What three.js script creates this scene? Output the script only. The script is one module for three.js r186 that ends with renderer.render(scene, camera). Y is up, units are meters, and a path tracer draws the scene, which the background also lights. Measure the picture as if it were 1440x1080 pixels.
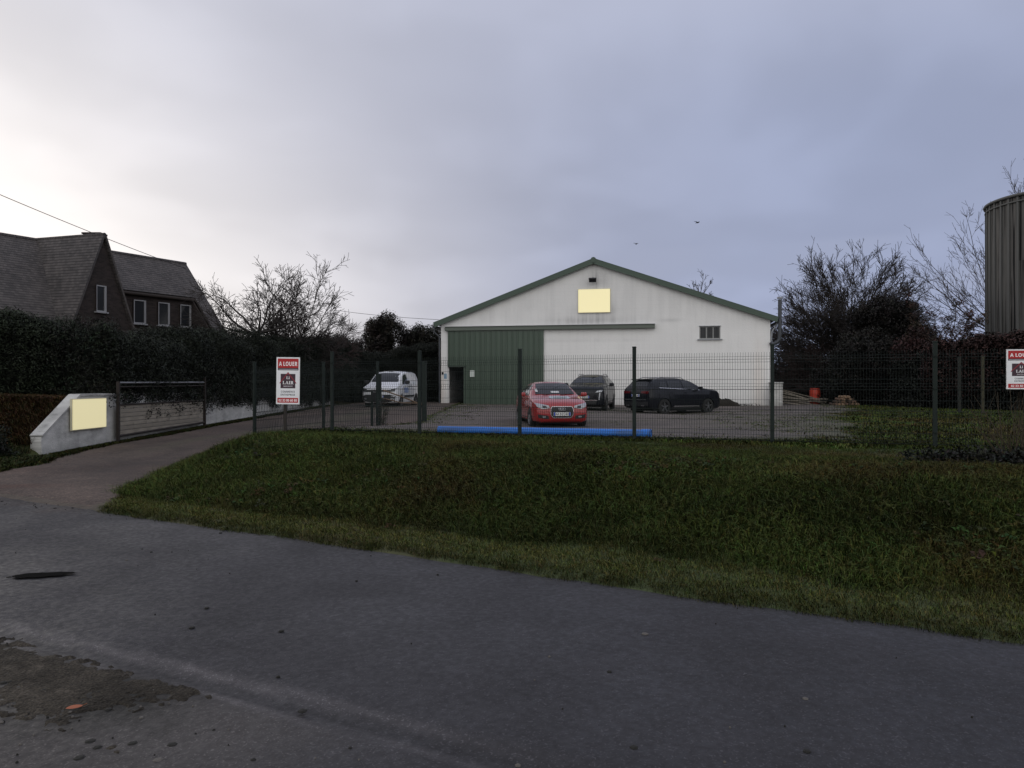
import * as THREE from 'three';
import { mergeGeometries, toCreasedNormals } from 'three/addons/utils/BufferGeometryUtils.js';
import { RoundedBoxGeometry } from 'three/addons/geometries/RoundedBoxGeometry.js';
import { Brush, Evaluator, SUBTRACTION } from 'three-bvh-csg';

// ---------------------------------------------------------------- camera, sky, sun, exposure
const scene = new THREE.Scene();
const EYE = 1.6, F = 540 / Math.tan(26.5 * Math.PI / 180);
const camera = new THREE.PerspectiveCamera(53, 4 / 3, 0.1, 1500);
camera.position.set(0, EYE, 0);
camera.lookAt(0, EYE, -10);

const clamp = (v, a = 0, b = 1) => Math.min(b, Math.max(a, v));
const lerp = (a, b, t) => a + (b - a) * t;
const ss = (a, b, v) => { const t = clamp((v - a) / (b - a)); return t * t * (3 - 2 * t); };
function rngOf(seed) { let a = seed >>> 0; return () => { a = (a + 0x6d2b79f5) | 0; let t = Math.imul(a ^ (a >>> 15), 1 | a); t = (t + Math.imul(t ^ (t >>> 7), 61 | t)) ^ t; return ((t ^ (t >>> 14)) >>> 0) / 4294967296; }; }
const hash3 = (x, y, z) => { let h = Math.imul(x, 374761393) ^ Math.imul(y, 668265263) ^ Math.imul(z, 2147483647 - 1013); h = Math.imul(h ^ (h >>> 13), 1274126177); return ((h ^ (h >>> 16)) >>> 0) / 4294967296; };
function vnoise(x, y, z = 0, p = 0) {            // value noise, period p in x and y when given
  const xi = Math.floor(x), yi = Math.floor(y), zi = Math.floor(z); let fx = x - xi, fy = y - yi, fz = z - zi;
  fx = fx * fx * (3 - 2 * fx); fy = fy * fy * (3 - 2 * fy); fz = fz * fz * (3 - 2 * fz);
  const w = (v) => (p ? ((v % p) + p) % p : v);
  const h = (a, b, c) => hash3(w(xi + a), w(yi + b), zi + c);
  const l = (c) => lerp(lerp(h(0, 0, c), h(1, 0, c), fx), lerp(h(0, 1, c), h(1, 1, c), fx), fy);
  return fz === 0 ? l(0) : lerp(l(0), l(1), fz);
}
function fbm(x, y, z = 0, oct = 4, p = 0) { let s = 0, a = .5, t = 0; for (let i = 0; i < oct; i++) { s += a * vnoise(x, y, z + i * 17.0, p); t += a; a *= .5; x *= 2; y *= 2; z *= 2; p *= 2; } return s / t; }
const toLin = (c) => (c <= .04045 ? c / 12.92 : ((c + .055) / 1.055) ** 2.4);
const toSrgb = (c) => (c <= .0031308 ? c * 12.92 : 1.055 * c ** (1 / 2.4) - .055);
const lin8 = (r, g, b) => [toLin(r / 255), toLin(g / 255), toLin(b / 255)];

const SUN_AZ = -44, SUN_EL = 14;                 // degrees right of straight ahead, above the horizon
{
  const W = 1024, Hh = 512, data = new Float32Array(W * Hh * 4);
  const glow = lin8(250, 244, 240), grey = lin8(171, 175, 193), blue = lin8(153, 162, 189), high = lin8(190, 194, 212), back = lin8(255, 255, 255).map((v) => v * 1.08);
  const sa = SUN_AZ * Math.PI / 180, se = 5 * Math.PI / 180, S = [Math.cos(se) * Math.sin(sa), Math.sin(se), -Math.cos(se) * Math.cos(sa)];
  for (let j = 0; j < Hh; j++) for (let i = 0; i < W; i++) {
    const el = ((j + .5) / Hh - .5) * Math.PI, az = ((i + .5) / W - .5) * 2 * Math.PI;
    const x = Math.cos(el) * Math.cos(az), y = Math.sin(el), z = Math.cos(el) * Math.sin(az);
    const k = 1 / (Math.max(y, 0) + .16), cx = x * k, cz = z * k;             // a flat cloud deck
    const n = fbm(cx * 1.1 + 9 + cz * .5, cz * 1.0 + 3, 0, 5), n2 = fbm(cx * .45 + 40 - cz * .2, cz * .45 + 11, 0, 3), wx = cx + .5 * fbm(cx * .9 + 5, cz * .9, 4, 3), wz = cz + .5 * fbm(cx * .9, cz * .9 + 8, 4, 3), n3 = ss(.32, .70, fbm(wx * 2.3 + 2, wz * 1.9 + 5, 0, 5));
    const right = Math.atan2(x, -z);                                           // 0 straight ahead, + right
    const g = Math.exp(-(Math.acos(clamp(x * S[0] + y * S[1] + z * S[2], -1, 1)) ** 2) / (2 * .30 * .30));
    const low = Math.exp(-(Math.max(y, 0) ** 2) / (2 * .16 * .16));
    const fr = ss(-.35, .5, right) * ss(2.6, 1.2, right), up = ss(.28, .62, y), bk = ss(-.1, .9, z);
    const c = [0, 1, 2].map((q) => {
      let v = lerp(grey[q], blue[q], fr);
      v = lerp(v, high[q], up * .85);
      v = lerp(v, back[q], bk);
      v = lerp(v, glow[q], clamp(g * .98 + low * .5 * ss(.16, -.35, right) * (1 - bk)));
      return v * (1 + (n - .5) * .34 + (n2 - .5) * .34 + (n3 - .5) * .11);
    });
    const o = (j * W + i) * 4; data[o] = c[0]; data[o + 1] = c[1]; data[o + 2] = c[2]; data[o + 3] = 1;
  }
  const sky = new THREE.DataTexture(data, W, Hh, THREE.RGBAFormat, THREE.FloatType);
  sky.mapping = THREE.EquirectangularReflectionMapping; sky.magFilter = sky.minFilter = THREE.LinearFilter; sky.needsUpdate = true;
  scene.background = sky; scene.environment = sky;
}
const sun = new THREE.DirectionalLight(new THREE.Color(1, .93, .85), 0.5);
{
  const a = SUN_AZ * Math.PI / 180, e = SUN_EL * Math.PI / 180;
  sun.position.set(80 * Math.cos(e) * Math.sin(a), 80 * Math.sin(e), -20 - 80 * Math.cos(e) * Math.cos(a)); sun.target.position.set(0, 0, -20);
  sun.castShadow = true; sun.shadow.radius = 40; sun.shadow.mapSize.set(2048, 2048);
  Object.assign(sun.shadow.camera, { left: -60, right: 60, top: 60, bottom: -60, near: 1, far: 220 });
  scene.add(sun, sun.target);
}
const renderer = new THREE.WebGLRenderer({ antialias: true });
renderer.toneMapping = THREE.LinearToneMapping;
renderer.toneMappingExposure = 1.0;
renderer.shadowMap.enabled = true;

// ---------------------------------------------------------------- helpers
const V = (x, y, z) => new THREE.Vector3(x, y, z);
const at = (px, py, d) => V((px - 720) / F * d, EYE - (py - 540) / F * d, -d);     // what a ray of the camera meets at depth d
const counts = {};
function numbered(name) { const n = (counts[name] = (counts[name] ?? -1) + 1); return n ? name + '_' + String(n).padStart(3, '0') : name; }
function tag(o, label, category, group) { o.userData.label = label; o.userData.category = category; if (group) o.userData.group = group; return o; }
function thing(name, label, category, [x, y, z] = [0, 0, 0], turn = 0, group) {
  const o = new THREE.Group(); o.name = numbered(name); o.position.set(x, y, z); o.rotation.y = turn; scene.add(o);
  return tag(o, label, category, group);
}
function part(name, geo, mat, parent, kind) { const m = new THREE.Mesh(geo, mat); m.name = name; parent.add(m); if (kind) m.userData.kind = kind; return m; }
function struct(name, geo, mat, parent = scene) { const m = part(name, geo, mat, parent); m.userData.kind = 'structure'; return m; }
const std = (rgb, rough = .9, more = {}) => new THREE.MeshStandardMaterial({ color: new THREE.Color().setRGB(...rgb), roughness: rough, ...more });
const join = (list) => mergeGeometries(list.map((g) => { const h = g.index ? g.toNonIndexed() : g; for (const k of Object.keys(h.attributes)) if (!['position', 'normal', 'uv'].includes(k)) h.deleteAttribute(k); if (!h.attributes.uv) h.setAttribute('uv', new THREE.BufferAttribute(new Float32Array(h.attributes.position.count * 2), 2)); return h; }));
// a box whose uv are in metres
function box(w, h, d, x = 0, y = 0, z = 0, r = 0) {
  let g;
  if (r > 0) g = new RoundedBoxGeometry(w, h, d, 1, Math.min(r, w / 2.01, h / 2.01, d / 2.01)); else g = new THREE.BoxGeometry(w, h, d);
  g = g.index ? g.toNonIndexed() : g; g.clearGroups?.();
  const p = g.attributes.position, n = g.attributes.normal, uv = g.attributes.uv;
  for (let i = 0; i < p.count; i++) { const ax = Math.abs(n.getX(i)), ay = Math.abs(n.getY(i)), az = Math.abs(n.getZ(i)); if (ax > ay && ax > az) uv.setXY(i, p.getZ(i) + z, p.getY(i) + y); else if (ay > az) uv.setXY(i, p.getX(i) + x, p.getZ(i) + z); else uv.setXY(i, p.getX(i) + x, p.getY(i) + y); }
  return g.translate(x, y, z);
}
// tapered tubes collected into one geometry
class Tubes {
  constructor() { this.p = []; this.n = []; this.u = []; this.i = []; }
  add(points, radii, sides = 5, cap = false) {
    let prev = null; const base = this.p.length / 3, t = V(), a = V(), b = V();
    let len = 0;
    for (let k = 0; k < points.length; k++) {
      t.subVectors(points[Math.min(k + 1, points.length - 1)], points[Math.max(k - 1, 0)]).normalize();
      if (!prev) { a.set(Math.abs(t.y) > .9 ? 1 : 0, Math.abs(t.y) > .9 ? 0 : 1, 0); } else a.copy(prev);
      a.addScaledVector(t, -a.dot(t)).normalize(); prev = a.clone(); b.crossVectors(t, a);
      if (k) len += points[k].distanceTo(points[k - 1]);
      const r = Array.isArray(radii) ? radii[k] : radii;
      for (let s = 0; s < sides; s++) {
        const q = s / sides * Math.PI * 2, cx = Math.cos(q), sx = Math.sin(q), nx = a.x * cx + b.x * sx, ny = a.y * cx + b.y * sx, nz = a.z * cx + b.z * sx;
        this.p.push(points[k].x + nx * r, points[k].y + ny * r, points[k].z + nz * r); this.n.push(nx, ny, nz); this.u.push(s / sides * r * 6.28, len);
      }
      if (k) for (let s = 0; s < sides; s++) { const A = base + (k - 1) * sides + s, B = base + (k - 1) * sides + (s + 1) % sides, C = A + sides, D = B + sides; this.i.push(A, B, C, B, D, C); }
    }
    if (cap) for (const [k, d] of [[0, -1], [points.length - 1, 1]]) {
      const o = this.p.length / 3; t.subVectors(points[Math.min(k + 1, points.length - 1)], points[Math.max(k - 1, 0)]).normalize().multiplyScalar(d);
      for (let s = 0; s < sides; s++) { const q = (base + k * sides + s) * 3; this.p.push(this.p[q], this.p[q + 1], this.p[q + 2]); this.n.push(t.x, t.y, t.z); this.u.push(0, 0); }
      for (let s = 1; s < sides - 1; s++) d > 0 ? this.i.push(o, o + s, o + s + 1) : this.i.push(o, o + s + 1, o + s);
    }
    return this;
  }
  geo() {
    const g = new THREE.BufferGeometry();
    g.setAttribute('position', new THREE.Float32BufferAttribute(this.p, 3)); g.setAttribute('normal', new THREE.Float32BufferAttribute(this.n, 3)); g.setAttribute('uv', new THREE.Float32BufferAttribute(this.u, 2)); g.setIndex(this.i); return g;
  }
}
const rod = (a, b, r, sides = 8) => new Tubes().add([a, b], r, sides, true).geo();
// textures: f(u, v) gives a linear colour (or a grey)
function tex(w, h, f, { srgb = true, repeat = true } = {}) {
  const d = new Uint8Array(w * h * 4);
  for (let y = 0; y < h; y++) for (let x = 0; x < w; x++) { const c = f((x + .5) / w, (y + .5) / h), o = (y * w + x) * 4; for (let q = 0; q < 3; q++) { const v = clamp(typeof c === 'number' ? c : c[q]); d[o + q] = 255 * (srgb ? toSrgb(v) : v); } d[o + 3] = 255; }
  const t = new THREE.DataTexture(d, w, h); t.magFilter = t.minFilter = THREE.LinearFilter; if (srgb) t.colorSpace = THREE.SRGBColorSpace;
  if (repeat) t.wrapS = t.wrapT = THREE.RepeatWrapping; t.needsUpdate = true; return t;
}
const scaled = (t, x, y = x) => { const c = t.clone(); c.repeat.set(x, y); c.needsUpdate = true; return c; };
function canvasTex(w, h, draw) { const c = document.createElement('canvas'); c.width = w; c.height = h; draw(c.getContext('2d'), w, h); const t = new THREE.CanvasTexture(c); t.colorSpace = THREE.SRGBColorSpace; return t; }
function grid(us, vs, f, color) {                // a sheet through f(u, v) = point, uv = world x z, with vertex colours when given
  const p = [], u = [], c = [], ix = [];
  for (const b of vs) for (const a of us) { const q = f(a, b); p.push(q.x, q.y, q.z); u.push(q.x, -q.z); if (color) c.push(...color(q, a, b)); }
  const n = us.length;
  for (let j = 0; j < vs.length - 1; j++) for (let i = 0; i < n - 1; i++) { const A = j * n + i; ix.push(A, A + 1, A + n, A + 1, A + n + 1, A + n); }
  const g = new THREE.BufferGeometry(); g.setAttribute('position', new THREE.Float32BufferAttribute(p, 3)); g.setAttribute('uv', new THREE.Float32BufferAttribute(u, 2)); if (color) g.setAttribute('color', new THREE.Float32BufferAttribute(c, 3)); g.setIndex(ix); g.computeVertexNormals(); return g;
}
const range = (a, b, step) => { const n = Math.max(1, Math.round(Math.abs(b - a) / step)); return Array.from({ length: n + 1 }, (_, i) => a + (b - a) * i / n); };
function outward(from, to, first, grow) { const r = []; let s = first, v = from; while (Math.abs(v - from) < Math.abs(to - from)) { v += Math.sign(to - from) * s; s *= grow; r.push(v); } return r; }

// ---------------------------------------------------------------- the lie of the land (road coordinates: s along, t across, t = 0 at the camera)
const RS = [.86, .51], along = (x, z) => .86 * x + .51 * z, across = (x, z) => .51 * x - .86 * z;
const fromRoad = (s, t) => [.86 * s + .51 * t, .51 * s - .86 * t];
const pieces = (v, list) => { for (let i = 1; i < list.length; i++) if (v <= list[i][0]) return lerp(list[i - 1][1], list[i][1], clamp((v - list[i - 1][0]) / (list[i][0] - list[i - 1][0]))); return list[list.length - 1][1]; };
const EDGE = 5.72;
const roadEdge = (s) => EDGE + (fbm(s * 1.3, 2, 0, 3) - .5) * .22;
const driveRight = (d) => pieces(d, [[8, -4.9], [9.7, -5.15], [11.5, -5.75], [13.1, -6.0], [16.6, -6.5], [19.3, -6.75], [21.5, -5.55], [23, -4.2], [26, -3.1], [60, -3]]);
const rampY = (d) => pieces(d, [[9, 0], [11, .01], [14, .06], [18, .16], [24, .27], [30, .36], [37, .45], [60, .48], [400, .5]]);
const yardY = (x, z) => .42 - .16 * Math.exp(-(((x - 1.3) ** 2) / 16 + ((z + 23.5) ** 2) / 14)) - .18 * Math.exp(-(((x - 7.5) ** 2) / 9 + ((z + 34.6) ** 2) / 20));
function landY(x, z) {
  const t = across(x, z), d = -z;
  if (t < EDGE - .12) return -.03;
  const lump = (fbm(x * .9, z * .9, 0, 3) - .5) * .16 * ss(6.3, 7.2, t) * ss(15, 11, t) + (fbm(x * 3, z * 3, 5, 2) - .5) * .05 * ss(5.9, 6.6, t) * ss(15, 12, t);
  let bank = pieces(t, [[5.75, 0], [6.35, .035]]);
  bank = lerp(bank, .6, ss(6.35, 9.3, t) * .9 + .1 * ss(6.3, 6.9, t)); 
  const toYard = ss(9.6, 13.2, t);
  let y = lerp(bank, yardY(x, z), toYard);
  const wD = ss(driveRight(d) - .1, driveRight(d) + 1.5, x);
  y = lerp(rampY(d), y, wD) + lump * wD;
  if (x < -9.6) {                                                             // ground held up by the retaining wall
    const top = pieces(d, [[12.8, .02], [14.5, .1], [15.8, .42], [17.2, 1.2], [30, 1.15], [41, .95], [46, .5]]);
    const up = pieces(x, [[-9.87, 1], [-9.72, 0]]);
    y = lerp(y, Math.max(y, top + .12 * ss(-10, -14, x)), d > 15.65 ? up : ss(-9.5, -10.4, x));
  }
  return lerp(-.02, y, ss(EDGE - .12, EDGE + .06, t));
}

// ---------------------------------------------------------------- ground, road, track and yard
const T = {};
T.asphalt = tex(1024, 1024, (u, v) => { const s = vnoise(u * 300, v * 300, 0, 300), b = vnoise(u * 140, v * 140, 7, 140), m = fbm(u * 9, v * 9, 1, 4, 9); return [.97, .94, 1.0].map((k) => .36 * k * (.07 + .03 * (s > .84 ? 3.6 : s * .5) + .02 * b + .035 * (m - .5))); });
T.asphaltBump = tex(512, 512, (u, v) => { const s = vnoise(u * 150, v * 150, 0, 150), b = vnoise(u * 60, v * 60, 3, 60); return .6 * s + .4 * b; }, { srgb: false });
T.asphaltRough = tex(512, 512, (u, v) => .58 + .25 * vnoise(u * 120, v * 120, 3, 120) - .3 * (fbm(u * 5, v * 5, 8, 3, 5) - .5), { srgb: false });
T.gravel = tex(1024, 1024, (u, v) => { const s = vnoise(u * 170, v * 170, 0, 170), b = vnoise(u * 70, v * 70, 4, 70), m = fbm(u * 8, v * 8, 1, 4, 8); const k = .055 + .12 * s * s + .06 * b + .07 * (m - .5); return [k * 1.12, k * 1.0, k * .92]; });
T.gravelBump = tex(512, 512, (u, v) => .5 * vnoise(u * 80, v * 80, 0, 80) + .5 * fbm(u * 20, v * 20, 2, 3, 20), { srgb: false });
T.soil = tex(512, 512, (u, v) => { const a = fbm(u * 12, v * 12, 0, 5, 12), b = vnoise(u * 150, v * 150, 0, 150); const k = .014 + .02 * a + .014 * b; return [k * 1.0, k * 1.02, k * .52]; });
T.blotch = tex(512, 512, (u, v) => .4 + .6 * fbm(u * 6, v * 6, 0, 6, 6), { srgb: false });

const groundMat = std([1, 1, 1], 1, { map: scaled(T.soil, .5), bumpMap: scaled(T.blotch, 1.2), bumpScale: .05, vertexColors: true });
const roadMat = new THREE.MeshPhysicalMaterial({ roughness: 1, specularIntensity: .55, map: scaled(T.asphalt, .45), roughnessMap: scaled(T.asphaltRough, .3), bumpMap: scaled(T.asphaltBump, .7), bumpScale: .0022, vertexColors: true });
const dirtMat = std([1, 1, 1], .93, { map: scaled(T.gravel, .4), bumpMap: scaled(T.gravelBump, .5), bumpScale: .012, vertexColors: true });
const brown = (x, z) => .8 * ss(.5, .72, fbm(x * .55 + 4, z * .55 + 8, 0, 4));
{
  const xs = [...outward(-15, -420, .5, 1.25).reverse(), ...range(-15, 13, .2), ...outward(13, 420, .5, 1.25)];
  const zs = [...outward(-27, -700, .5, 1.2).reverse(), ...range(-27, 0, .2), ...outward(0, 60, .6, 1.3)];
  struct('ground', grid(xs, zs.slice().reverse(), (x, z) => V(x, landY(x, z), z), (q) => {
    const tr = ss(8.5, 9.2, -q.z) * ss(driveRight(-q.z) + .15, driveRight(-q.z) - .25, q.x) * (q.x > -9.4 || -q.z < 13.5 ? 1 : 0) * ss(-60, -40, q.x), far = ss(50, 90, -q.z), b = brown(q.x, q.z), left = ss(-9.6, -10.2, q.x) * ss(-13.5, -14.6, q.z);
    let c = [lerp(1.3, 1.9, b), lerp(1.75, 1.3, b), lerp(.9, .9, b)]; c = c.map((v, i) => lerp(lerp(v, [2.6, 1.6, 1.2][i], left), [2.6, 2.0, 3.0][i], tr)); return c.map((v, i) => lerp(v, [1.5, 1.7, 1.5][i], far));
  }), groundMat);
}
// asphalt: the lane, a shallow gutter along its near side and the wide paved shoulder where the photographer stands
{
  const ss_ = [...outward(-14, -260, .4, 1.3).reverse(), ...range(-14, 11, .1), ...outward(11, 260, .4, 1.3)];
  const ts = [...range(-14, -1, 1), ...range(-.9, 5.4, .06), 5.5, 5.6, 5.68, 5.72, 5.73];
  const gutter = (s) => 2.76 + clamp(s + 2.6, -6, 4) * .06 + .015 * Math.sin(s * 1.3);
  struct('road', grid(ss_, ts, (s, t) => {
    const e = t > 5.5 ? (t - 5.5) / .22 * (roadEdge(s) - EDGE) : 0; const [x, z] = fromRoad(s, t + e);
    const g = (t - gutter(s)) / .1, dip = -.022 * Math.exp(-g * g);
    return V(x, t > 5.725 ? -.06 : dip + (fbm(s * .5, t * .5, 0, 3) - .5) * .02 - .006 * ss(5.3, 5.7, t), z);
  }, (q, s, t) => {
    const n = fbm(s * 2.2, t * 2.2, 0, 4), f = fbm(s * 9, t * 9, 3, 4), st = fbm(s * .8, t * 6, 9, 4);
    let c = [1, .99, 1.03].map((v) => v * (.86 + .28 * fbm(s * .35, t * 1.1, 2, 4)));
    const mixTo = (to, k) => { c = c.map((v, i) => lerp(v, to[i], clamp(k))); };
    const wide = ss(-2.2, -3.4, s) * .5, g = gutter(s), streak = .45 + .55 * st;
    const l1 = Math.exp(-(((t - g - .105) / (.028 + .03 * f)) ** 2)), l2 = Math.exp(-(((t - g + .10) / (.018 + .02 * f)) ** 2));
    mixTo([.80, .79, .8], Math.exp(-(((t - g) / .09) ** 2)) * .7);
    mixTo([3.6, 3.4, 3.3], (l1 * .75 + l2) * streak * ss(-.8, -3.2, s) * (.5 + .9 * f));  // pale broken lines along both sides of the gutter
    const sh = ss(g - .02, g - .2, t);                                           // the shoulder: silty, then dark wet mud to the left
    mixTo([1.9, 1.75, 1.55], sh * .75 * ss(-1.7, -3.2, s + (n - .5) * .9));
    mixTo([.30, .30, .22], sh * ss(-3.35, -3.85, s + (n - .5) * 1.1) * ss(1.7, 2.15, t + (f - .5) * .6) * .95);
    mixTo([1.25, .95, .8], ss(5.0, 5.65, t + (n - .5) * .9) * ss(-9.0, -10.2, s) * .8);
    mixTo([.7, .7, .62], ss(5.5, 5.7, t + (f - .5) * .2) * .6);
    return c;
  }), roadMat);
}
// the unmade track up to the yard
{
  const us = [0, .03, .08, ...range(.15, .85, .05), .92, .97, 1], ds = [...range(9.0, 24, .2), ...range(24.5, 48, .6)];
  const leftX = (d) => pieces(d, [[9, -18], [11.3, -15], [13.3, -11.2], [14.8, -9.9], [16, -9.35], [40, -9.3], [48, -9]]) + (fbm(d * 2, 4, 0, 3) - .5) * .3;
  struct('track', grid(us, ds, (u, d) => {
    let x = lerp(leftX(d), driveRight(d) + .1 + (fbm(d * 2, 9, 0, 3) - .5) * .35, u), z = -d;
    const t = across(x, z), t2 = 5.66 + .25 * Math.log(1 + Math.exp((t - 5.66) / .25)); z -= (t2 - t) / .86;
    const rut = Math.exp(-(((u - .32) / .07) ** 2)) + Math.exp(-(((u - .72) / .07) ** 2));
    return V(x, Math.max(landY(x, z), .0) + .035 * ss(5.7, 6.4, across(x, z)) - .05 * ss(5.84, 5.70, across(x, z)) - .02 * rut * ss(5.8, 6.6, across(x, z)) - .03 * (u < .01 || u > .99 ? 1.6 : 0) + .012 * (fbm(x * 3, z * 3, 0, 3) - .5) * ss(5.8, 6.6, across(x, z)), z);
  }, (q, u) => {
    const n = fbm(q.x * .8, q.z * .8, 0, 4), f = fbm(q.x * 3, q.z * 3, 2, 3), rut = Math.exp(-(((u - .32) / .09) ** 2)) + Math.exp(-(((u - .72) / .09) ** 2));
    let c = [.60, .47, .40].map((v) => v * (.45 + .9 * n)); const red = ss(.5, .7, fbm(q.x * .35 + 3, q.z * 1.2, 0, 3)) * ss(-15, -10, q.z);
    c = c.map((v, i) => lerp(v, [.75, .38, .26][i] * (.6 + .5 * f), red)); c = c.map((v) => v * (1 - .18 * rut)); const gr = Math.exp(-(((u - .52) / .09) ** 2)) * ss(-14, -20, q.z) * .5; return c.map((v, i) => lerp(v, [.35, .4, .2][i], gr));
  }), dirtMat);
}
// the gravel yard in front of the building
const yardIn = (x, z) => { const d = -z, n = (fbm(x * .5, z * .5, 4, 4) - .5) * 3; return Math.min(across(x, z) + n * .2 - (15.1 + ss(2, 9, x) * 1.5), 52 - d, x - driveRight(d) + .2 + n * .1, pieces(d, [[15, 6], [17, 7.2], [22, 9.4], [28, 12], [34, 15], [40, 18], [52, 22]]) - x + n); };
{
  const g = grid(range(-9, 24, .3), range(-15, -52, .3), (x, z) => V(x, landY(x, z) + .03 * ss(-.3, .5, yardIn(x, z)) - .03 * ss(.2, -.4, yardIn(x, z)) + .02 * (fbm(x, z, 0, 3) - .5) * ss(0, 1, yardIn(x, z)), z), (q) => {
    const n = fbm(q.x * .5, q.z * .5, 0, 4), w = fbm(q.x * .22 + 7, q.z * .7, 3, 4), gr = ss(1.6, -.2, yardIn(q.x, q.z) + (n - .5) * 2) * .8 + ss(.55, .7, fbm(q.x * .3, q.z * .9, 8, 4)) * .4 + .5 * ss(4.5, 8.5, q.x + (n - .5) * 4) * ss(-34, -20, q.z);
    const c = [.74, .68, .66].map((v) => v * (.35 + .6 * n + .6 * w)); return c.map((v, i) => lerp(v, [.34, .38, .17][i], clamp(gr)));
  });
  struct('yard', g, dirtMat);
}
// wet mud and gravel washed over the near shoulder
{
  const g = grid(range(-8, -2.9, .022), range(1.2, 2.62, .016), (s, t) => { const [x, z] = fromRoad(s, t), n = fbm(s * 1.7, t * 1.7, 4, 4), f = fbm(s * 7, t * 7, 1, 3), k = Math.min(-3.45 - s + (n - .5) * 1.1, (t - 1.85 + (n - .5) * .6) * 1.6, (2.53 + (s + 5.26) * .05 - t) * 2.4) + (f - .5) * .4 + (fbm(s * 24, t * 24, 6, 3) - .5) * .55; return V(x, lerp(-.03, .004 + .004 * f, ss(-.25, .2, k)), z); }, (q) => { const n = fbm(q.x * 3, q.z * 3, 0, 4), f = fbm(q.x * 12, q.z * 12, 2, 3), k = .16 + .55 * n * f; return [k * 1.0, k * .96, k * .82]; });
  struct('mud', g, new THREE.MeshPhysicalMaterial({ roughness: .95, specularIntensity: .25, map: scaled(T.gravel, .9), bumpMap: scaled(T.gravelBump, 1.1), bumpScale: .012, vertexColors: true }));
}
// water standing in a pothole of the lane
{
  const c = at(55, 811, 6.4); c.y = 0; const pts = []; const r = rngOf(5);
  for (let i = 0; i < 36; i++) { const a = i / 36 * 6.2832, w = 1 + (fbm(i * .5, 3, 0, 2) - .5) * .5; pts.push([Math.cos(a) * .235 * w * (Math.cos(a) > 0 ? 1.15 : .8), Math.sin(a) * .085 * w]); }
  const sh = new THREE.Shape(pts.map(([a, b]) => new THREE.Vector2(a + .1 * b, b + a * .17)));
  const g = new THREE.ShapeGeometry(sh).rotateX(-Math.PI / 2).translate(c.x, .0145, c.z);
  struct('pothole', g, new THREE.MeshPhysicalMaterial({ color: 0x060606, roughness: 1, specularIntensity: .1 }));
}

// ---------------------------------------------------------------- grass
const grassMat = new THREE.MeshPhysicalMaterial({ color: 0xffffff, roughness: .9, specularIntensity: .35, vertexColors: true, side: THREE.DoubleSide });
function bladeTuft(n, h, spread, lean, seed, wide = .006) {
  const r = rngOf(seed), p = [], c = [], ix = [], nn = [];
  for (let k = 0; k < n; k++) {
    const a = r() * 6.283, d = Math.sqrt(r()) * spread, x = Math.cos(a) * d, z = Math.sin(a) * d, b = r() * 6.283, hh = h * (.45 + .75 * r()), l = lean * (.3 + r()) * hh, w = wide * (.6 + .8 * r()), q = r() * 6.283, wx = Math.cos(q) * w, wz = Math.sin(q) * w, o = p.length / 3;
    const lx = Math.cos(b) * l, lz = Math.sin(b) * l;
    p.push(x - wx, -.02, z - wz, x + wx, -.02, z + wz, x - wx * .8 + lx * .35, hh * .6, z - wz * .8 + lz * .35, x + wx * .8 + lx * .35, hh * .6, z + wz * .8 + lz * .35, x + lx, hh * (1 - .25 * lean), z + lz);
    const dry = r() < .14, base = dry ? [1.45, 1.1, .85] : [.85 + .3 * r(), 1, .75 + .25 * r()];
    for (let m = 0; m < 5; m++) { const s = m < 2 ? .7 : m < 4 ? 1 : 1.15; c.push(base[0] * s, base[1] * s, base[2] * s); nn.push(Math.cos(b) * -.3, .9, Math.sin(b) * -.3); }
    ix.push(o, o + 1, o + 2, o + 1, o + 3, o + 2, o + 2, o + 3, o + 4);
  }
  const g = new THREE.BufferGeometry(); g.setAttribute('position', new THREE.Float32BufferAttribute(p, 3)); g.setAttribute('normal', new THREE.Float32BufferAttribute(nn, 3)); g.setAttribute('color', new THREE.Float32BufferAttribute(c, 3)); g.setIndex(ix); return g;
}
function scatter(name, geo, mat, list, parent = scene) {
  const m = new THREE.InstancedMesh(geo, mat, list.length), M = new THREE.Matrix4(), Q = new THREE.Quaternion(), E = new THREE.Euler(), C = new THREE.Color();
  list.forEach((e, i) => { E.set(e.tx || 0, e.r || 0, e.tz || 0); Q.setFromEuler(E); M.compose(e.p, Q, V(e.s, e.sy || e.s, e.s)); m.setMatrixAt(i, M); if (e.c) m.setColorAt(i, C.setRGB(...e.c)); });
  m.name = name; m.userData.kind = 'stuff'; parent.add(m); return m;
}
const onTrack = (x, z) => -z > 9 && x < driveRight(-z) - .05 && x > (-z > 15 ? -9.3 : -30) && !(x < -9.2 && -z > 13.2 && across(x, z) > 7);
function sow(n, seed, x0, x1, z0, z1, keep, make) { const r = rngOf(seed), out = []; for (let k = 0; k < n; k++) { const x = lerp(x0, x1, r()), z = lerp(z0, z1, r()); if (r() < keep(x, z)) out.push(make(x, z, r)); } return out; }
const mown = (x, z) => across(x, z) < 6.55 + (fbm(x * 1.1, z * 1.1, 6, 3) - .5) * .5;
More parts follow.
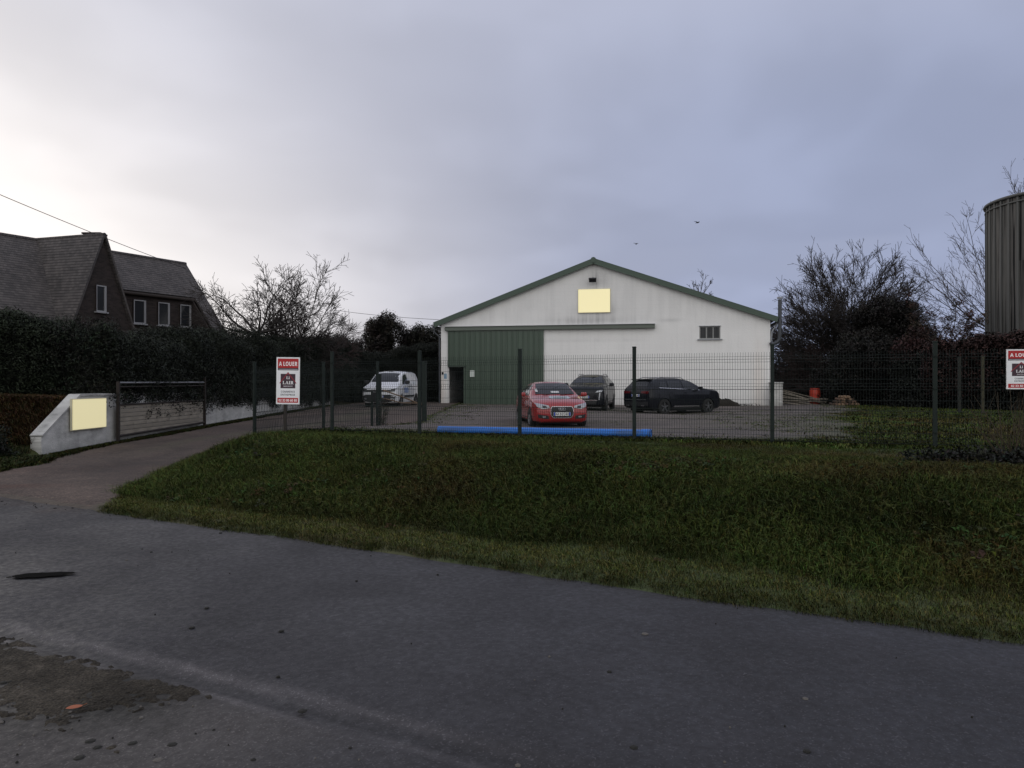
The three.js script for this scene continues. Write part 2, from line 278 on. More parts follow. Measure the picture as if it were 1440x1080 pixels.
{
  const green = (x, z, r, k) => { const b = brown(x, z), dark = .50 + 1.25 * fbm(x * 1.3, z * 1.3, 9, 4) * (.55 + .9 * fbm(x * .35, z * .35, 5, 2)); return [lerp(.054, .070, b), lerp(.074, .060, b), lerp(.020, .022, b)].map((v) => v * dark * k * (.75 + .5 * r())); };
  const bank = sow(210000, 11, -8, 13, -19.5, -4, (x, z) => { const t = across(x, z); if (t < 6.2 || onTrack(x, z) || yardIn(x, z) > -.1 || mown(x, z)) return 0; return ss(15.5, 11, t) * .75 + .25; }, (x, z, r) => ({ p: V(x, landY(x, z), z), r: r() * 6.28, s: (.7 + .8 * r()) * lerp(1.15, .62, ss(9.5, 12, across(x, z))) * (.75 + .55 * fbm(x * 1.2, z * 1.2, 4, 3)), c: green(x, z, r, 1), tx: .35 * (r() - .5) + .25, tz: .3 * (r() - .5) }));
  const half = [[], [], []]; bank.forEach((e, i) => half[i % 3].push(e));
  const o = thing('long_grass', 'long rough grass on the bank between the lane and the mesh fence', 'grass'); o.userData.kind = 'stuff';
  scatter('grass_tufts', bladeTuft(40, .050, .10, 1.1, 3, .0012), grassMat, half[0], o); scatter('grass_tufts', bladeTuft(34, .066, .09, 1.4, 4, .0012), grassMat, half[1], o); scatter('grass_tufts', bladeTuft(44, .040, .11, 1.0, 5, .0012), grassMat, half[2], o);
  const verge = sow(150000, 12, -9, 12, -12, -3, (x, z) => { const t = across(x, z), s = along(x, z); if (t < roadEdge(s) - .03 || t > 7.3 || !mown(x, z) || onTrack(x, z)) return 0; return .9; }, (x, z, r) => { const t = across(x, z), k = .55 + .75 * ss(5.75, 6.1, t) * ss(6.9, 6.4, t) * (.6 + .6 * fbm(x * 2.4, z * 2.4, 1, 3)); return { p: V(x, landY(x, z), z), r: r() * 6.28, s: .6 + .7 * r(), c: [.106, .128, .040].map((v) => v * k * (.75 + .5 * r())), tz: .5 * (r() - .5) }; });
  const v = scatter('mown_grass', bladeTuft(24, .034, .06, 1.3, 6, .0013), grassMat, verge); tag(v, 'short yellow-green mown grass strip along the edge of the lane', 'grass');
  const lawn = sow(60000, 13, -12, 26, -50, -14, (x, z) => { if (onTrack(x, z) || x < -9.2) return 0; const y = yardIn(x, z), t = across(x, z); if (t < 15) return 0; return y < .3 ? .8 : (y < 2 ? .12 : .06 * ss(.55, .7, fbm(x * .3, z * .9, 8, 4))) + .30 * ss(4.5, 8.5, x) * ss(-36, -20, z) * ss(.35, .6, fbm(x * .7, z * .7, 3, 3)); }, (x, z, r) => ({ p: V(x, landY(x, z), z), r: r() * 6.28, s: .8 + .7 * r(), c: green(x, z, r, 1.5), tx: .2 * (r() - .5) }));
  const pipeSide = sow(26000, 19, -7, 8.5, -20.4, -13.2, (x, z) => { const q = z + 19.35 - (x + 6.5) * .385; return q > .1 || q < -1.25 || onTrack(x, z) ? 0 : ss(-1.25, -.8, q) * .8; }, (x, z, r) => ({ p: V(x, landY(x, z) + .01, z), r: r() * 6.28, s: .55 + .7 * r(), c: green(x, z, r, 1.1), tx: .2 * (r() - .5) })); lawn.push(...pipeSide);
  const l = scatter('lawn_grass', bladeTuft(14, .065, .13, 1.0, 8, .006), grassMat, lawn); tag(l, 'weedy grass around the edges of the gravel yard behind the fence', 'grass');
  const left = sow(90000, 14, -17, -8.6, -18.5, -12.2, (x, z) => { if (onTrack(x, z) || x > -9.2) return 0; return -z > 15.2 && x > -9.9 ? 0 : .8; }, (x, z, r) => { const up = ss(.12, .5, landY(x, z)); return { p: V(x, landY(x, z), z), r: r() * 6.28, s: .8 + .9 * r(), c: [lerp(.055, .105, up), lerp(.065, .066, up), lerp(.022, .032, up)].map((v) => v * (.5 + .6 * r())), tx: .3 * (r() - .5) }; });
  const b = scatter('dead_grass', bladeTuft(12, .10, .08, 1.1, 9, .004), grassMat, left); tag(b, 'brown withered grass on the steep slope at the end of the retaining wall', 'grass');
  const foot = sow(30000, 15, -9.6, -8.7, -40, -13, (x, z) => (x < -9.28 + .25 * fbm(z * 1.5, 1, 0, 2) + .3 * ss(-17, -14, z) ? .7 : 0), (x, z, r) => ({ p: V(x, landY(x, z) + .01, z), r: r() * 6.28, s: .7 + .7 * r(), c: [.07, .085, .028].map((v) => v * (.4 + .6 * r())) }));
  const f = scatter('wall_foot_grass', bladeTuft(10, .06, .06, .9, 10, .005), grassMat, foot); tag(f, 'narrow ragged strip of grass at the foot of the retaining wall', 'grass');
}
// broad leaved weeds in the bank
function rosette(n, len, seed, wide = .5, rise = .6) {
  const r = rngOf(seed), p = [], c = [], ix = [];
  for (let k = 0; k < n; k++) {
    const a = r() * 6.283, l = len * (.5 + .7 * r()), w = l * wide * .5, e = rise * r() * l + .03, ca = Math.cos(a), sa = Math.sin(a), o = p.length / 3, s = .7 + .6 * r(), x0 = (r() - .5) * len * 1.4, z0 = (r() - .5) * len * 1.4;
    const put = (f, side, y) => { p.push(x0 + ca * f * l - sa * side, y, z0 + sa * f * l + ca * side); c.push(s, s, s); };
    put(.1, 0, e * .4); put(.45, w, e * .9); put(.45, -w, e * .9); put(.5, 0, e * .8); put(1, 0, e * .75); ix.push(o, o + 1, o + 3, o, o + 3, o + 2, o + 3, o + 1, o + 4, o + 2, o + 3, o + 4);
  }
  const g = new THREE.BufferGeometry(); g.setAttribute('position', new THREE.Float32BufferAttribute(p, 3)); g.setAttribute('color', new THREE.Float32BufferAttribute(c, 3)); g.setIndex(ix); g.computeVertexNormals(); return g;
}
const leafMat = new THREE.MeshPhysicalMaterial({ roughness: .9, specularIntensity: .3, vertexColors: true, side: THREE.DoubleSide });
{
  const weedy = (x, z) => { const t = across(x, z); return t < 6.3 || t > 11 || onTrack(x, z) || x < -4.5 ? 0 : ss(.48, .66, fbm(x * .5 + 30, z * .5, 2, 4)) * (.35 + .65 * ss(-1.5, 1.5, x)) * ss(11, 8.5, t) + .005; };
  const list = sow(16000, 21, -6, 12, -15, -4, weedy, (x, z, r) => ({ p: V(x, landY(x, z) + .01 + .035 * r(), z), r: r() * 6.28, s: .6 + .8 * r(), c: [.036, .042, .012].map((v) => v * (.5 + .9 * r())), tx: .3 }));
  const o = thing('weeds', 'dark green broad leaved weeds tangled in the long grass of the bank', 'weeds'); o.userData.kind = 'stuff';
  scatter('weed_leaves', rosette(8, .05, 5), leafMat, list.filter((_, i) => i % 2), o); scatter('weed_leaves', rosette(10, .04, 6, .8), leafMat, list.filter((_, i) => i % 2 === 0), o);
  // grit and twigs washed onto the lane
  const grit = sow(6500, 22, -9, 5, -10.5, -1.5, (x, z) => { const t = across(x, z), s = along(x, z); return t > 5.7 ? 0 : (t < 2.5 ? .35 * ss(1, -2.5, s) + .06 + .9 * ss(-2.8, -3.6, s) : .04) + .5 * ss(5.2, 5.65, t) * ss(-7, -9.5, s) + (Math.abs(t - 3.0) < .5 && s > -1 ? .12 : 0); }, (x, z, r) => ({ p: V(x, .002, z), r: r() * 6.28, s: (.25 + 1.1 * r() ** 4) * .02, sy: .008, c: r() < .7 ? [.012, .011, .008] : [.10, .09, .08] }));
  const gm = scatter('grit', new THREE.IcosahedronGeometry(1, 0), std([1, 1, 1], .9), grit); tag(gm, 'grit, crumbs of earth and bits of leaf scattered over the lane', 'debris');
}
{ // one dead leaf
  const s = new THREE.Shape(); s.moveTo(-.055, 0); s.bezierCurveTo(-.03, .045, .02, .05, .06, .008); s.bezierCurveTo(.03, -.045, -.03, -.04, -.055, 0);
  const g = new THREE.ExtrudeGeometry(s, { depth: .001, bevelEnabled: false, curveSegments: 10 }).rotateX(-Math.PI / 2);
  const p = g.attributes.position; for (let i = 0; i < p.count; i++) p.setY(i, p.getY(i) + .008 * Math.abs(p.getZ(i)) / .04 + 1.2 * p.getX(i) ** 2); g.computeVertexNormals();
  const o = thing('fallen_leaf', 'single orange-brown dead leaf lying on the muddy shoulder of the lane', 'leaf', [at(104, 999, 3.78).x, .011, -3.78], .4); o.scale.setScalar(.66);
  part('leaf_blade', g, std([.30, .085, .035], .8), o); part('leaf_stalk', rod(V(.055, .008, -.005), V(.085, .012, -.02), .0018, 5), std([.25, .08, .03]), o);
}

// ---------------------------------------------------------------- materials of the buildings
T.concrete = tex(1024, 512, (u, v) => { const m = fbm(u * 8, v * 8, 0, 5, 8), s = fbm(u * 24, v * 2, 3, 4, 24), d = fbm(u * 60, v * 30, 7, 4, 30), k = .50 + .34 * (m - .5) + .20 * (d - .5) - .10 * ss(.5, .8, s) - .14 * ss(.25, 0, v) * m * 2; return [k, k * .985, k * .94]; });
T.facade = tex(2048, 1024, (u, v) => {                 // 18.2 x 9.1 m: white render with grey run-off, rust and block joints faintly coming through
  const X = u * 18.2, Y = v * 9.1;
  const m = fbm(u * 7, v * 4, 0, 6), m2 = fbm(u * 26, v * 14, 2, 4), run = fbm(X * 3.2, Y * .35, 5, 4), fine = fbm(X * 9, Y * .6, 15, 3);
  let k = .86 + .07 * (m - .5) + .05 * (m2 - .5);
  const gable = ss(3.9, 5, Y); k -= gable * .04 * ss(.40, .66, run) + .07 * gable * ss(.25, .6, m);
  k -= .025 * ss(.5, .8, fine);
  const d = (x, y, w, h) => Math.exp(-(((X - x) / w) ** 2) - (((Y - y) / h) ** 2));
  k -= .24 * d(9.0, 7.1, .55, .6) * (.4 + fine) + .26 * d(9.1, 5.35, .9, .35) * (.3 + fine) + .20 * d(8.6, 4.75, 2.4, .22) * (.3 + 1.3 * fine) + .14 * d(13.0, 4.72, .6, .10);
  k -= .26 * Math.exp(-Y / .35) * (.4 + m2) + .10 * Math.exp(-(((Y - 3.66) / .09) ** 2)) * ss(12, 11, X) * run;
  const jy = Math.abs(((Y / .2) % 1) - .5), jx = Math.abs((((X + (Math.floor(Y / .2) % 2) * .25) / .5) % 1) - .5);
  k -= .035 * (ss(.44, .5, jy) + .7 * ss(.48, .5, jx)) * ss(.35, .6, m);
  const rust = .12 * d(.1, 1, .3, 1.4) + .1 * d(17.6, 1.2, .3, 2); return [k - rust * .1, k * .985 - rust * .5, k * .965 - rust * .8];
}, { repeat: false });
T.plasterBump = tex(512, 512, (u, v) => .5 * fbm(u * 30, v * 30, 0, 4, 30) + .5 * vnoise(u * 120, v * 120, 0, 120), { srgb: false });
T.tiles = tex(512, 512, (u, v) => { const row = Math.floor(v * 24), off = (row % 2) * .5, col = Math.floor(u * 24 + off), fy = v * 24 - row, r = hash3(col % 24, row, 3), m = fbm(u * 5, v * 5, 0, 4, 5); const k = (.040 + .032 * r + .045 * (m - .45)) * (fy < .16 ? .4 : 1); return [k * 1.16, k * 1.0, k * .94]; });
T.tilesBump = tex(512, 512, (u, v) => { const fy = (v * 24) % 1, fx = (u * 24 + (Math.floor(v * 24) % 2) * .5) % 1; return (1 - fy) * .8 + (fx < .08 ? 0 : .2); }, { srgb: false });
T.brick = tex(512, 512, (u, v) => { const row = Math.floor(v * 32), col = Math.floor(u * 10 + (row % 2) * .5), fy = v * 32 - row, fx = (u * 10 + (row % 2) * .5) - col, r = hash3(col % 10, row, 9), mortar = fy < .14 || fx < .05; const k = mortar ? .028 : .011 + .016 * r; return [k * 1.25, k * .9, k * .8]; });
T.silo = tex(512, 1024, (u, v) => { const m = fbm(u * 6, v * 6, 0, 5, 6), run = fbm(u * 40, v * 3, 4, 4), k = .10 + .09 * (m - .5) - .13 * ss(.45, .75, run); return [k * 1.04, k, k * .93]; });
T.wood = tex(256, 512, (u, v) => { const g = fbm(u * 20, v * 2, 0, 4, 20), k = .10 + .12 * g; return [k * 1.15, k, k * .8]; });
const concreteMat = std([1, 1, 1], .92, { map: scaled(T.concrete, .125, .5), bumpMap: scaled(T.plasterBump, .6), bumpScale: .01 });
const facadeMat = std([1, 1, 1], .9, { map: T.facade, bumpMap: scaled(T.plasterBump, 9, 4.5), bumpScale: .008 });
const tileMat = std([1, 1, 1], .75, { map: scaled(T.tiles, 1 / 3.4), bumpMap: scaled(T.tilesBump, 1 / 3.4), bumpScale: .05 });
const brickMat = std([1, 1, 1], .95, { map: scaled(T.brick, 1 / 2.2), bumpMap: scaled(T.plasterBump, 1), bumpScale: .006 });
const greenSheet = std([.062, .092, .066], .6, { roughnessMap: scaled(T.blotch, .3), bumpMap: scaled(T.blotch, .2), bumpScale: .01 }), greenTrim = std([.065, .095, .072], .6), dullTrim = std([.13, .15, .125], .65, { bumpMap: scaled(T.blotch, .6), bumpScale: .008 });
const zinc = std([.30, .31, .33], .5, { metalness: .35 }), darkZinc = std([.06, .065, .075], .5, { metalness: .3 }), blackish = std([.012, .012, .014], .8), whitePaint = std([.72, .72, .70], .5), rusty = std([.022, .016, .013], .85, { bumpMap: scaled(T.blotch, 2), bumpScale: .004 });
const paneMat = new THREE.MeshPhysicalMaterial({ color: new THREE.Color().setRGB(.02, .022, .026), roughness: .08, specularIntensity: 1 });
const woodMat = std([1, 1, 1], .9, { map: T.wood }), greyWood = std([1.3, 1.32, 1.34], .9, { map: (() => { const t = T.wood.clone(); t.rotation = Math.PI / 2; t.repeat.set(.5, 1.5); t.needsUpdate = true; return t; })() });
const steel = std([.25, .25, .26], .45, { metalness: .6 });
const maskYellow = new THREE.MeshStandardMaterial({ color: new THREE.Color().setRGB(.87, .78, .45), roughness: .4, emissive: new THREE.Color().setRGB(.80, .72, .42), emissiveIntensity: .55 });  // emission added to brighten the masking panels, which are no light boxes

// ---------------------------------------------------------------- the big white shed
const SL = V(-4.1, 0, -44.5), SR = V(13.75, 0, -41.0), SU = SR.clone().sub(SL).normalize(), SB = V(-SU.z, 0, SU.x).multiplyScalar(-1);   // along the front, and back away from it
if (SB.z > 0) SB.negate();
const shedW = SR.distanceTo(SL), shedY = .36, shedTurn = Math.atan2(-SU.z, SU.x);
function onFront(px, py) { const d = V((px - 720) / F, -(py - 540) / F, -1), n = V(-SU.z, 0, SU.x), k = (SL.clone().sub(camera.position)).dot(n) / d.dot(n), p = d.multiplyScalar(k).add(camera.position); return [p.clone().sub(SL).dot(SU), p.y - shedY]; }
const shed = thing('warehouse', 'white gabled warehouse with green verge trim and a green sliding door', 'warehouse', [SL.x, shedY, SL.z], shedTurn);
{
  const eave = onFront(1088, 447)[1] + .02, ridgeH = 8.05, rx = onFront(835, 372)[0], W = shedW, L = 26;
  const rise = (x) => (x < rx ? lerp(eave, ridgeH, x / rx) : lerp(ridgeH, eave, (x - rx) / (W - rx)));
  const [dx0, dy1] = onFront(632, 516), [dx1] = onFront(655, 516), [wx0, wy1] = onFront(983.5, 459), [wx1, wy0] = onFront(1013, 476.5);
  // front wall with the window opening and the passage behind the sliding door
  const s = new THREE.Shape([[0, -.5], [W, -.5], [W, eave], [rx, ridgeH], [0, eave]].map((p) => new THREE.Vector2(...p)));
  const hole = (x0, y0, x1, y1) => s.holes.push(new THREE.Path([[x0, y0], [x1, y0], [x1, y1], [x0, y1]].map((p) => new THREE.Vector2(...p))));
  hole(wx0, wy0, wx1, wy1); hole(dx0 - .05, .02, dx0 + 4.4, 3.4);
  const g = new THREE.ExtrudeGeometry(s, { depth: .22, bevelEnabled: false }).translate(0, 0, -.22);
  const uv = g.attributes.uv, pp = g.attributes.position; for (let i = 0; i < uv.count; i++) uv.setXY(i, (pp.getX(i) + .1) / 18.3, pp.getY(i) / 9.1);
  part('front_wall', g, facadeMat, shed);
  const inside = std([.25, .25, .25], .95);
  part('side_wall', box(.22, eave + .5, L, .11, eave / 2 - .25, -L / 2 - .22), concreteMat, shed); part('side_wall', box(.22, eave + .5, L, W - .11, eave / 2 - .25, -L / 2 - .22), concreteMat, shed);
  part('back_wall', box(W, eave + .5, .22, W / 2, eave / 2 - .25, -L - .35), concreteMat, shed);
  part('inner_floor', box(W - .5, .1, L, W / 2, -.03, -L / 2 - .25), inside, shed);
  // roof sheets, verge trim, ridge cap
  for (const side of [0, 1]) {
    const x0 = side ? rx : -.35, x1 = side ? W + .35 : rx, y0 = side ? ridgeH : eave - .35 * (ridgeH - eave) / rx, y1 = side ? eave - .35 * (ridgeH - eave) / (W - rx) : ridgeH, len = Math.hypot(x1 - x0, y1 - y0), a = Math.atan2(y1 - y0, x1 - x0);
    const n = 150, pr = []; for (let i = 0; i <= n; i++) pr.push([i / n * (L + .6), .03 * Math.sin(i / n * (L + .6) / .177 * 6.283)]);
    const geo = new THREE.BufferGeometry(), p = [], ix = []; for (const [z, h] of pr) for (const [u, e] of [[0, 0], [len, 0], [len, -.04], [0, -.04]]) p.push(u, h + e + .05, .2 - z);
    for (let i = 0; i < n; i++) for (let k = 0; k < 4; k++) { const A = i * 4 + k, B = i * 4 + (k + 1) % 4; ix.push(A, B, A + 4, B, B + 4, A + 4); }
    geo.setAttribute('position', new THREE.Float32BufferAttribute(p, 3)); geo.setIndex(ix); geo.computeVertexNormals(); geo.rotateZ(a).translate(x0, y0, 0);
    part('roof', geo, std([.2, .2, .2], .9), shed);
    const trim = box(len + .02, .27, .05, len / 2, -.02, 0, .01); trim.rotateZ(a).translate(x0, y0, .235); part('verge_trim', trim, greenTrim, shed);
    const lip = box(len + .02, .03, .16, len / 2, .13, -.05); lip.rotateZ(a).translate(x0, y0, .235); part('verge_lip', lip, greenTrim, shed);
  }
  const cap = new Tubes().add([V(rx, ridgeH + .05, .28), V(rx, ridgeH + .05, -L - .4)], .16, 10, true).geo(); part('ridge_cap', cap, greenTrim, shed);
  // rail cover of the sliding door
  const [bx0, by] = onFront(627, 463), [bx1] = onFront(921, 463);
  part('door_rail', box(bx1 - bx0, .22, .24, (bx0 + bx1) / 2, by, .122, .012), dullTrim, shed);
  part('rail_flashing', box(bx1 - bx0 + .02, .015, .30, (bx0 + bx1) / 2, by + .125, .152), zinc, shed);
  // green sheets of the sliding door, one by one, shorter over the wicket opening
  const [sx0] = onFront(630.5, 500), [sx1] = onFront(765, 500), top = by - .115, n = 18, w = (sx1 - sx0) / n, lowOf = dy1;
  const profile = (h) => { const q = [[0, 0], [.04, 0], [.055, .03], [.095, .03], [.11, 0], [w - .006, 0]], sh = new THREE.Shape([...q.map(([x, z]) => new THREE.Vector2(x, z)), new THREE.Vector2(w - .006, -.03), new THREE.Vector2(0, -.03)]); return new THREE.ExtrudeGeometry(sh, { depth: h, bevelEnabled: false }).rotateX(-Math.PI / 2).scale(1, 1, -1); };
  const door = part('sliding_door', box(sx1 - sx0, .06, .05, (sx0 + sx1) / 2, top - .03, .04), greenTrim, shed);
  const flip = (g2) => { const ix = g2.index; const p = g2.attributes.position; for (let i = 0; i < p.count; i += 3) { for (const k of ['position', 'normal', 'uv']) { const a2 = g2.attributes[k], sz = a2.itemSize; for (let c = 0; c < sz; c++) { const t = a2.array[(i + 1) * sz + c]; a2.array[(i + 1) * sz + c] = a2.array[(i + 2) * sz + c]; a2.array[(i + 2) * sz + c] = t; } } } return g2; };
  const tall = flip(profile(top - .02)), short = flip(profile(top - lowOf)); tall.computeVertexNormals(); short.computeVertexNormals();
  const tones = [0, 1, 2].map((k) => { const m = greenSheet.clone(); m.color.multiplyScalar([.92, 1, 1.1][k]); return m; });
  for (let k = 0; k < n; k++) { const x = sx0 + k * w, over = x + w / 2 < dx1; const m = part('door_sheet', over ? short : tall, tones[(k * 7 + (k >> 1)) % 3], door); m.position.set(x, over ? lowOf : .02, .12); }
  part('wicket_frame', join([box(.06, dy1 + .05, .08, dx1 + .01, dy1 / 2, .10), box(dx1 - dx0 + .1, .07, .08, (dx0 + dx1) / 2, dy1 + .02, .165)]), std([.03, .045, .035], .6), door);
  { const [nx, ny] = onFront(665, 525.5); part('notice', box(.27, .37, .012, nx, ny, .172), std([.62, .66, .62], .5), door); }
  { const [nx, ny] = onFront(626.5, 529); part('notice', box(.16, .30, .012, nx, ny, .008), std([.25, .38, .5], .5), shed); const [lx, ly] = onFront(622.5, 525); part('doorbell', box(.10, .14, .06, lx, ly, .03, .015), blackish, shed); }
  // window with three dark panes
  const win = part('window', join([box(wx1 - wx0, .05, .08, (wx0 + wx1) / 2, wy1 - .025, -.08), box(wx1 - wx0, .05, .08, (wx0 + wx1) / 2, wy0 + .025, -.08), ...[0, 1, 2, 3].map((k) => box(.05, wy1 - wy0 - .1, .078, lerp(wx0 + .025, wx1 - .025, k / 3), (wy0 + wy1) / 2, -.08))]), std([.28, .28, .27], .6), shed);
  for (let k = 0; k < 3; k++) { const a = lerp(wx0 + .025, wx1 - .025, k / 3) + .025, b = lerp(wx0 + .025, wx1 - .025, (k + 1) / 3) - .025; part('pane', box(b - a, wy1 - wy0 - .1, .012, (a + b) / 2, (wy0 + wy1) / 2, -.10), paneMat, win); for (let j = 1; j < 4; j++) part('window_bar', rod(V(lerp(a, b, j / 4), wy0 + .05, -.045), V(lerp(a, b, j / 4), wy1 - .05, -.045), .011, 6), blackish, win); }
  part('window_sill', box(wx1 - wx0 + .2, .05, .16, (wx0 + wx1) / 2, wy0 - .026, .04), zinc, win); part('lintel', box(wx1 - wx0 + .06, .03, .05, (wx0 + wx1) / 2, wy1 + .016, .02), zinc, win);
  // flood lamp over the yellow masking panel
  const [fx, fy] = onFront(834, 395); const head = part('flood_lamp', box(.40, .20, .16, 0, 0, 0, .03), blackish, shed); head.position.set(fx, fy, .28); head.rotation.x = .5;
  part('lamp_lens', box(.34, .15, .01, 0, 0, .083), paneMat, head); part('lamp_arm', rod(V(0, 0, -.05), V(0, .06, -.30), .02), blackish, head); part('lamp_hood', box(.42, .02, .2, 0, .115, .04), blackish, head);
  // gutters and downpipes
  const gut = (x) => new Tubes().add([V(x, eave - .24, .1), V(x, eave - .24, -L)], .09, 8, true).geo();
  part('gutter', gut(-.40), darkZinc, shed); part('gutter', gut(W + .40), darkZinc, shed);
  part('downpipe', new Tubes().add([V(-.40, eave - .30, .05), V(-.38, eave - .55, .05), V(-.10, eave - .80, .05), V(-.08, eave - 1.0, .05), V(-.08, .1, .05)], .045, 8, true).geo(), darkZinc, shed);
  part('downpipe', new Tubes().add([V(W + .36, eave - .30, -.06), V(W + .30, eave - .42, -.06), V(W + .10, eave - .75, -.06), V(W + .07, eave - 1.0, -.06), V(W + .07, .05, -.06)], .045, 8, true).geo(), zinc, shed);
  part('stove_pipe', new Tubes().add([V(W - .02, 3.45, .12), V(W + .10, 3.36, .13), V(W + .34, 3.46, .13), V(W + .44, 3.60, .13), V(W + .46, 3.9, .13), V(W + .47, 5.72, .13)], .10, 12, true).geo(), darkZinc, shed);
  part('pipe_cowl', new THREE.CylinderGeometry(.15, .15, .08, 14).translate(W + .47, 5.80, .13), zinc, shed);
  // bits that break up the wall: vents, cable, hooks
  part('cable', new Tubes().add([V(.2, eave - .35, .02), V(.9, eave - .28, .02), V(.95, eave - .45, .02), V(1.05, eave - .5, .02)], .012, 5).geo(), blackish, shed);
  // pale yellow panel masking a sign under the lamp, its glow added
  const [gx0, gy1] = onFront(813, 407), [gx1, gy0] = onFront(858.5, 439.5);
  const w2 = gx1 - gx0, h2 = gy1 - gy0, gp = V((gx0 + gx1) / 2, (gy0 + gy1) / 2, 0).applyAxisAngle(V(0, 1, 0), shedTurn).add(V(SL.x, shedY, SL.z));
  const sb = thing('mask_panel', 'pale yellow masking panel with added glow high on the white gable below the flood lamp', 'sign', [gp.x, gp.y, gp.z], shedTurn, null);
  part('mask_box', box(w2, h2, .08, 0, 0, .042, .006), std([.6, .56, .4], .5), sb); part('mask_face', box(w2 - .04, h2 - .04, .006, 0, 0, .086), maskYellow, sb);
}

// ---------------------------------------------------------------- retaining wall, yellow masking panel, leaning gate
const wallTop = (z) => pieces(-z, [[15.75, .50], [17.15, 1.33], [24, 1.30], [38, 1.08], [41, 1.0]]);
{
  const o = thing('retaining_wall', 'low stained white concrete retaining wall with sloping end along the track', 'wall');
  const p = [], u = [], ix = [], cop = new Tubes(); const zs = [15.75, ...range(17.15, 41, .8)];
  zs.forEach((d, i) => { const t = wallTop(-d), b = -.3; for (const [x, y] of [[-9.60, b], [-9.63, t], [-9.85, t], [-9.85, b]]) { p.push(x, y, -d); u.push(d, y); } });
  for (let i = 0; i < zs.length - 1; i++) for (let k = 0; k < 3; k++) { const A = i * 4 + k; ix.push(A, A + 4, A + 1, A + 1, A + 4, A + 5); }
  ix.push(0, 1, 2, 0, 2, 3);
  let g = new THREE.BufferGeometry(); g.setAttribute('position', new THREE.Float32BufferAttribute(p, 3)); g.setAttribute('uv', new THREE.Float32BufferAttribute(u, 2)); g.setIndex(ix); g = toCreasedNormals(g, .3);
  part('wall_body', g, concreteMat, o);
  for (let i = 0; i < zs.length - 1; i++) { const a = V(-9.735, wallTop(-zs[i]) + .025, -zs[i]), b = V(-9.735, wallTop(-zs[i + 1]) + .025, -zs[i + 1]), l = a.distanceTo(b); const m = part('coping', box(.27, .05, l - .012, 0, 0, 0, .008), concreteMat, o); m.position.copy(a).add(b).multiplyScalar(.5); m.lookAt(b); }
  const sb = thing('mask_panel', 'pale yellow masking panel with added glow on the end of the low retaining wall', 'sign', [-9.57, .93, -17.42], Math.PI / 2);
  part('mask_box', box(1.42, .70, .05, 0, 0, 0, .006), std([.6, .56, .4], .5), sb); part('mask_face', box(1.38, .66, .006, 0, 0, .028), maskYellow, sb);  // panel masking a sign; the glowing face is added
  const gt = thing('metal_gate', 'rusty metal gate of two posts and rails leaning along the retaining wall', 'gate', [0, 0, 0]);
  const x = -9.46, z0 = -18.5, z1 = -23.7, y0 = landY(-9.2, z0), y1 = landY(-9.2, z1), ht = 1.66;
  part('post', box(.07, ht - y0 + .1, .07, x, (ht + y0) / 2 - .05, z0, .008), rusty, gt); part('post', box(.075, ht - y1 + .22, .075, x, (ht + y1) / 2 + .05, z1, .008), rusty, gt);
  part('top_rail', rod(V(x, ht - .03, z0 - .05), V(x, ht - .01, z1 + .06), .026), steel, gt); part('under_rail', rod(V(x, ht - .13, z0 - .05), V(x, ht - .11, z1 + .06), .018), rusty, gt);
  part('middle_rail', rod(V(x, 1.10, z0 - .05), V(x, 1.10, z1 + .06), .022), rusty, gt); part('bottom_rail', rod(V(x, y0 + .18, z0 - .05), V(x, y1 + .16, z1 + .06), .028), rusty, gt);
  for (let k = 1; k < 8; k++) part('board', box(.02, .094, z0 - z1 - .14, x - .03, .30 + k * .105 + .02, (z0 + z1) / 2), greyWood, gt);
}

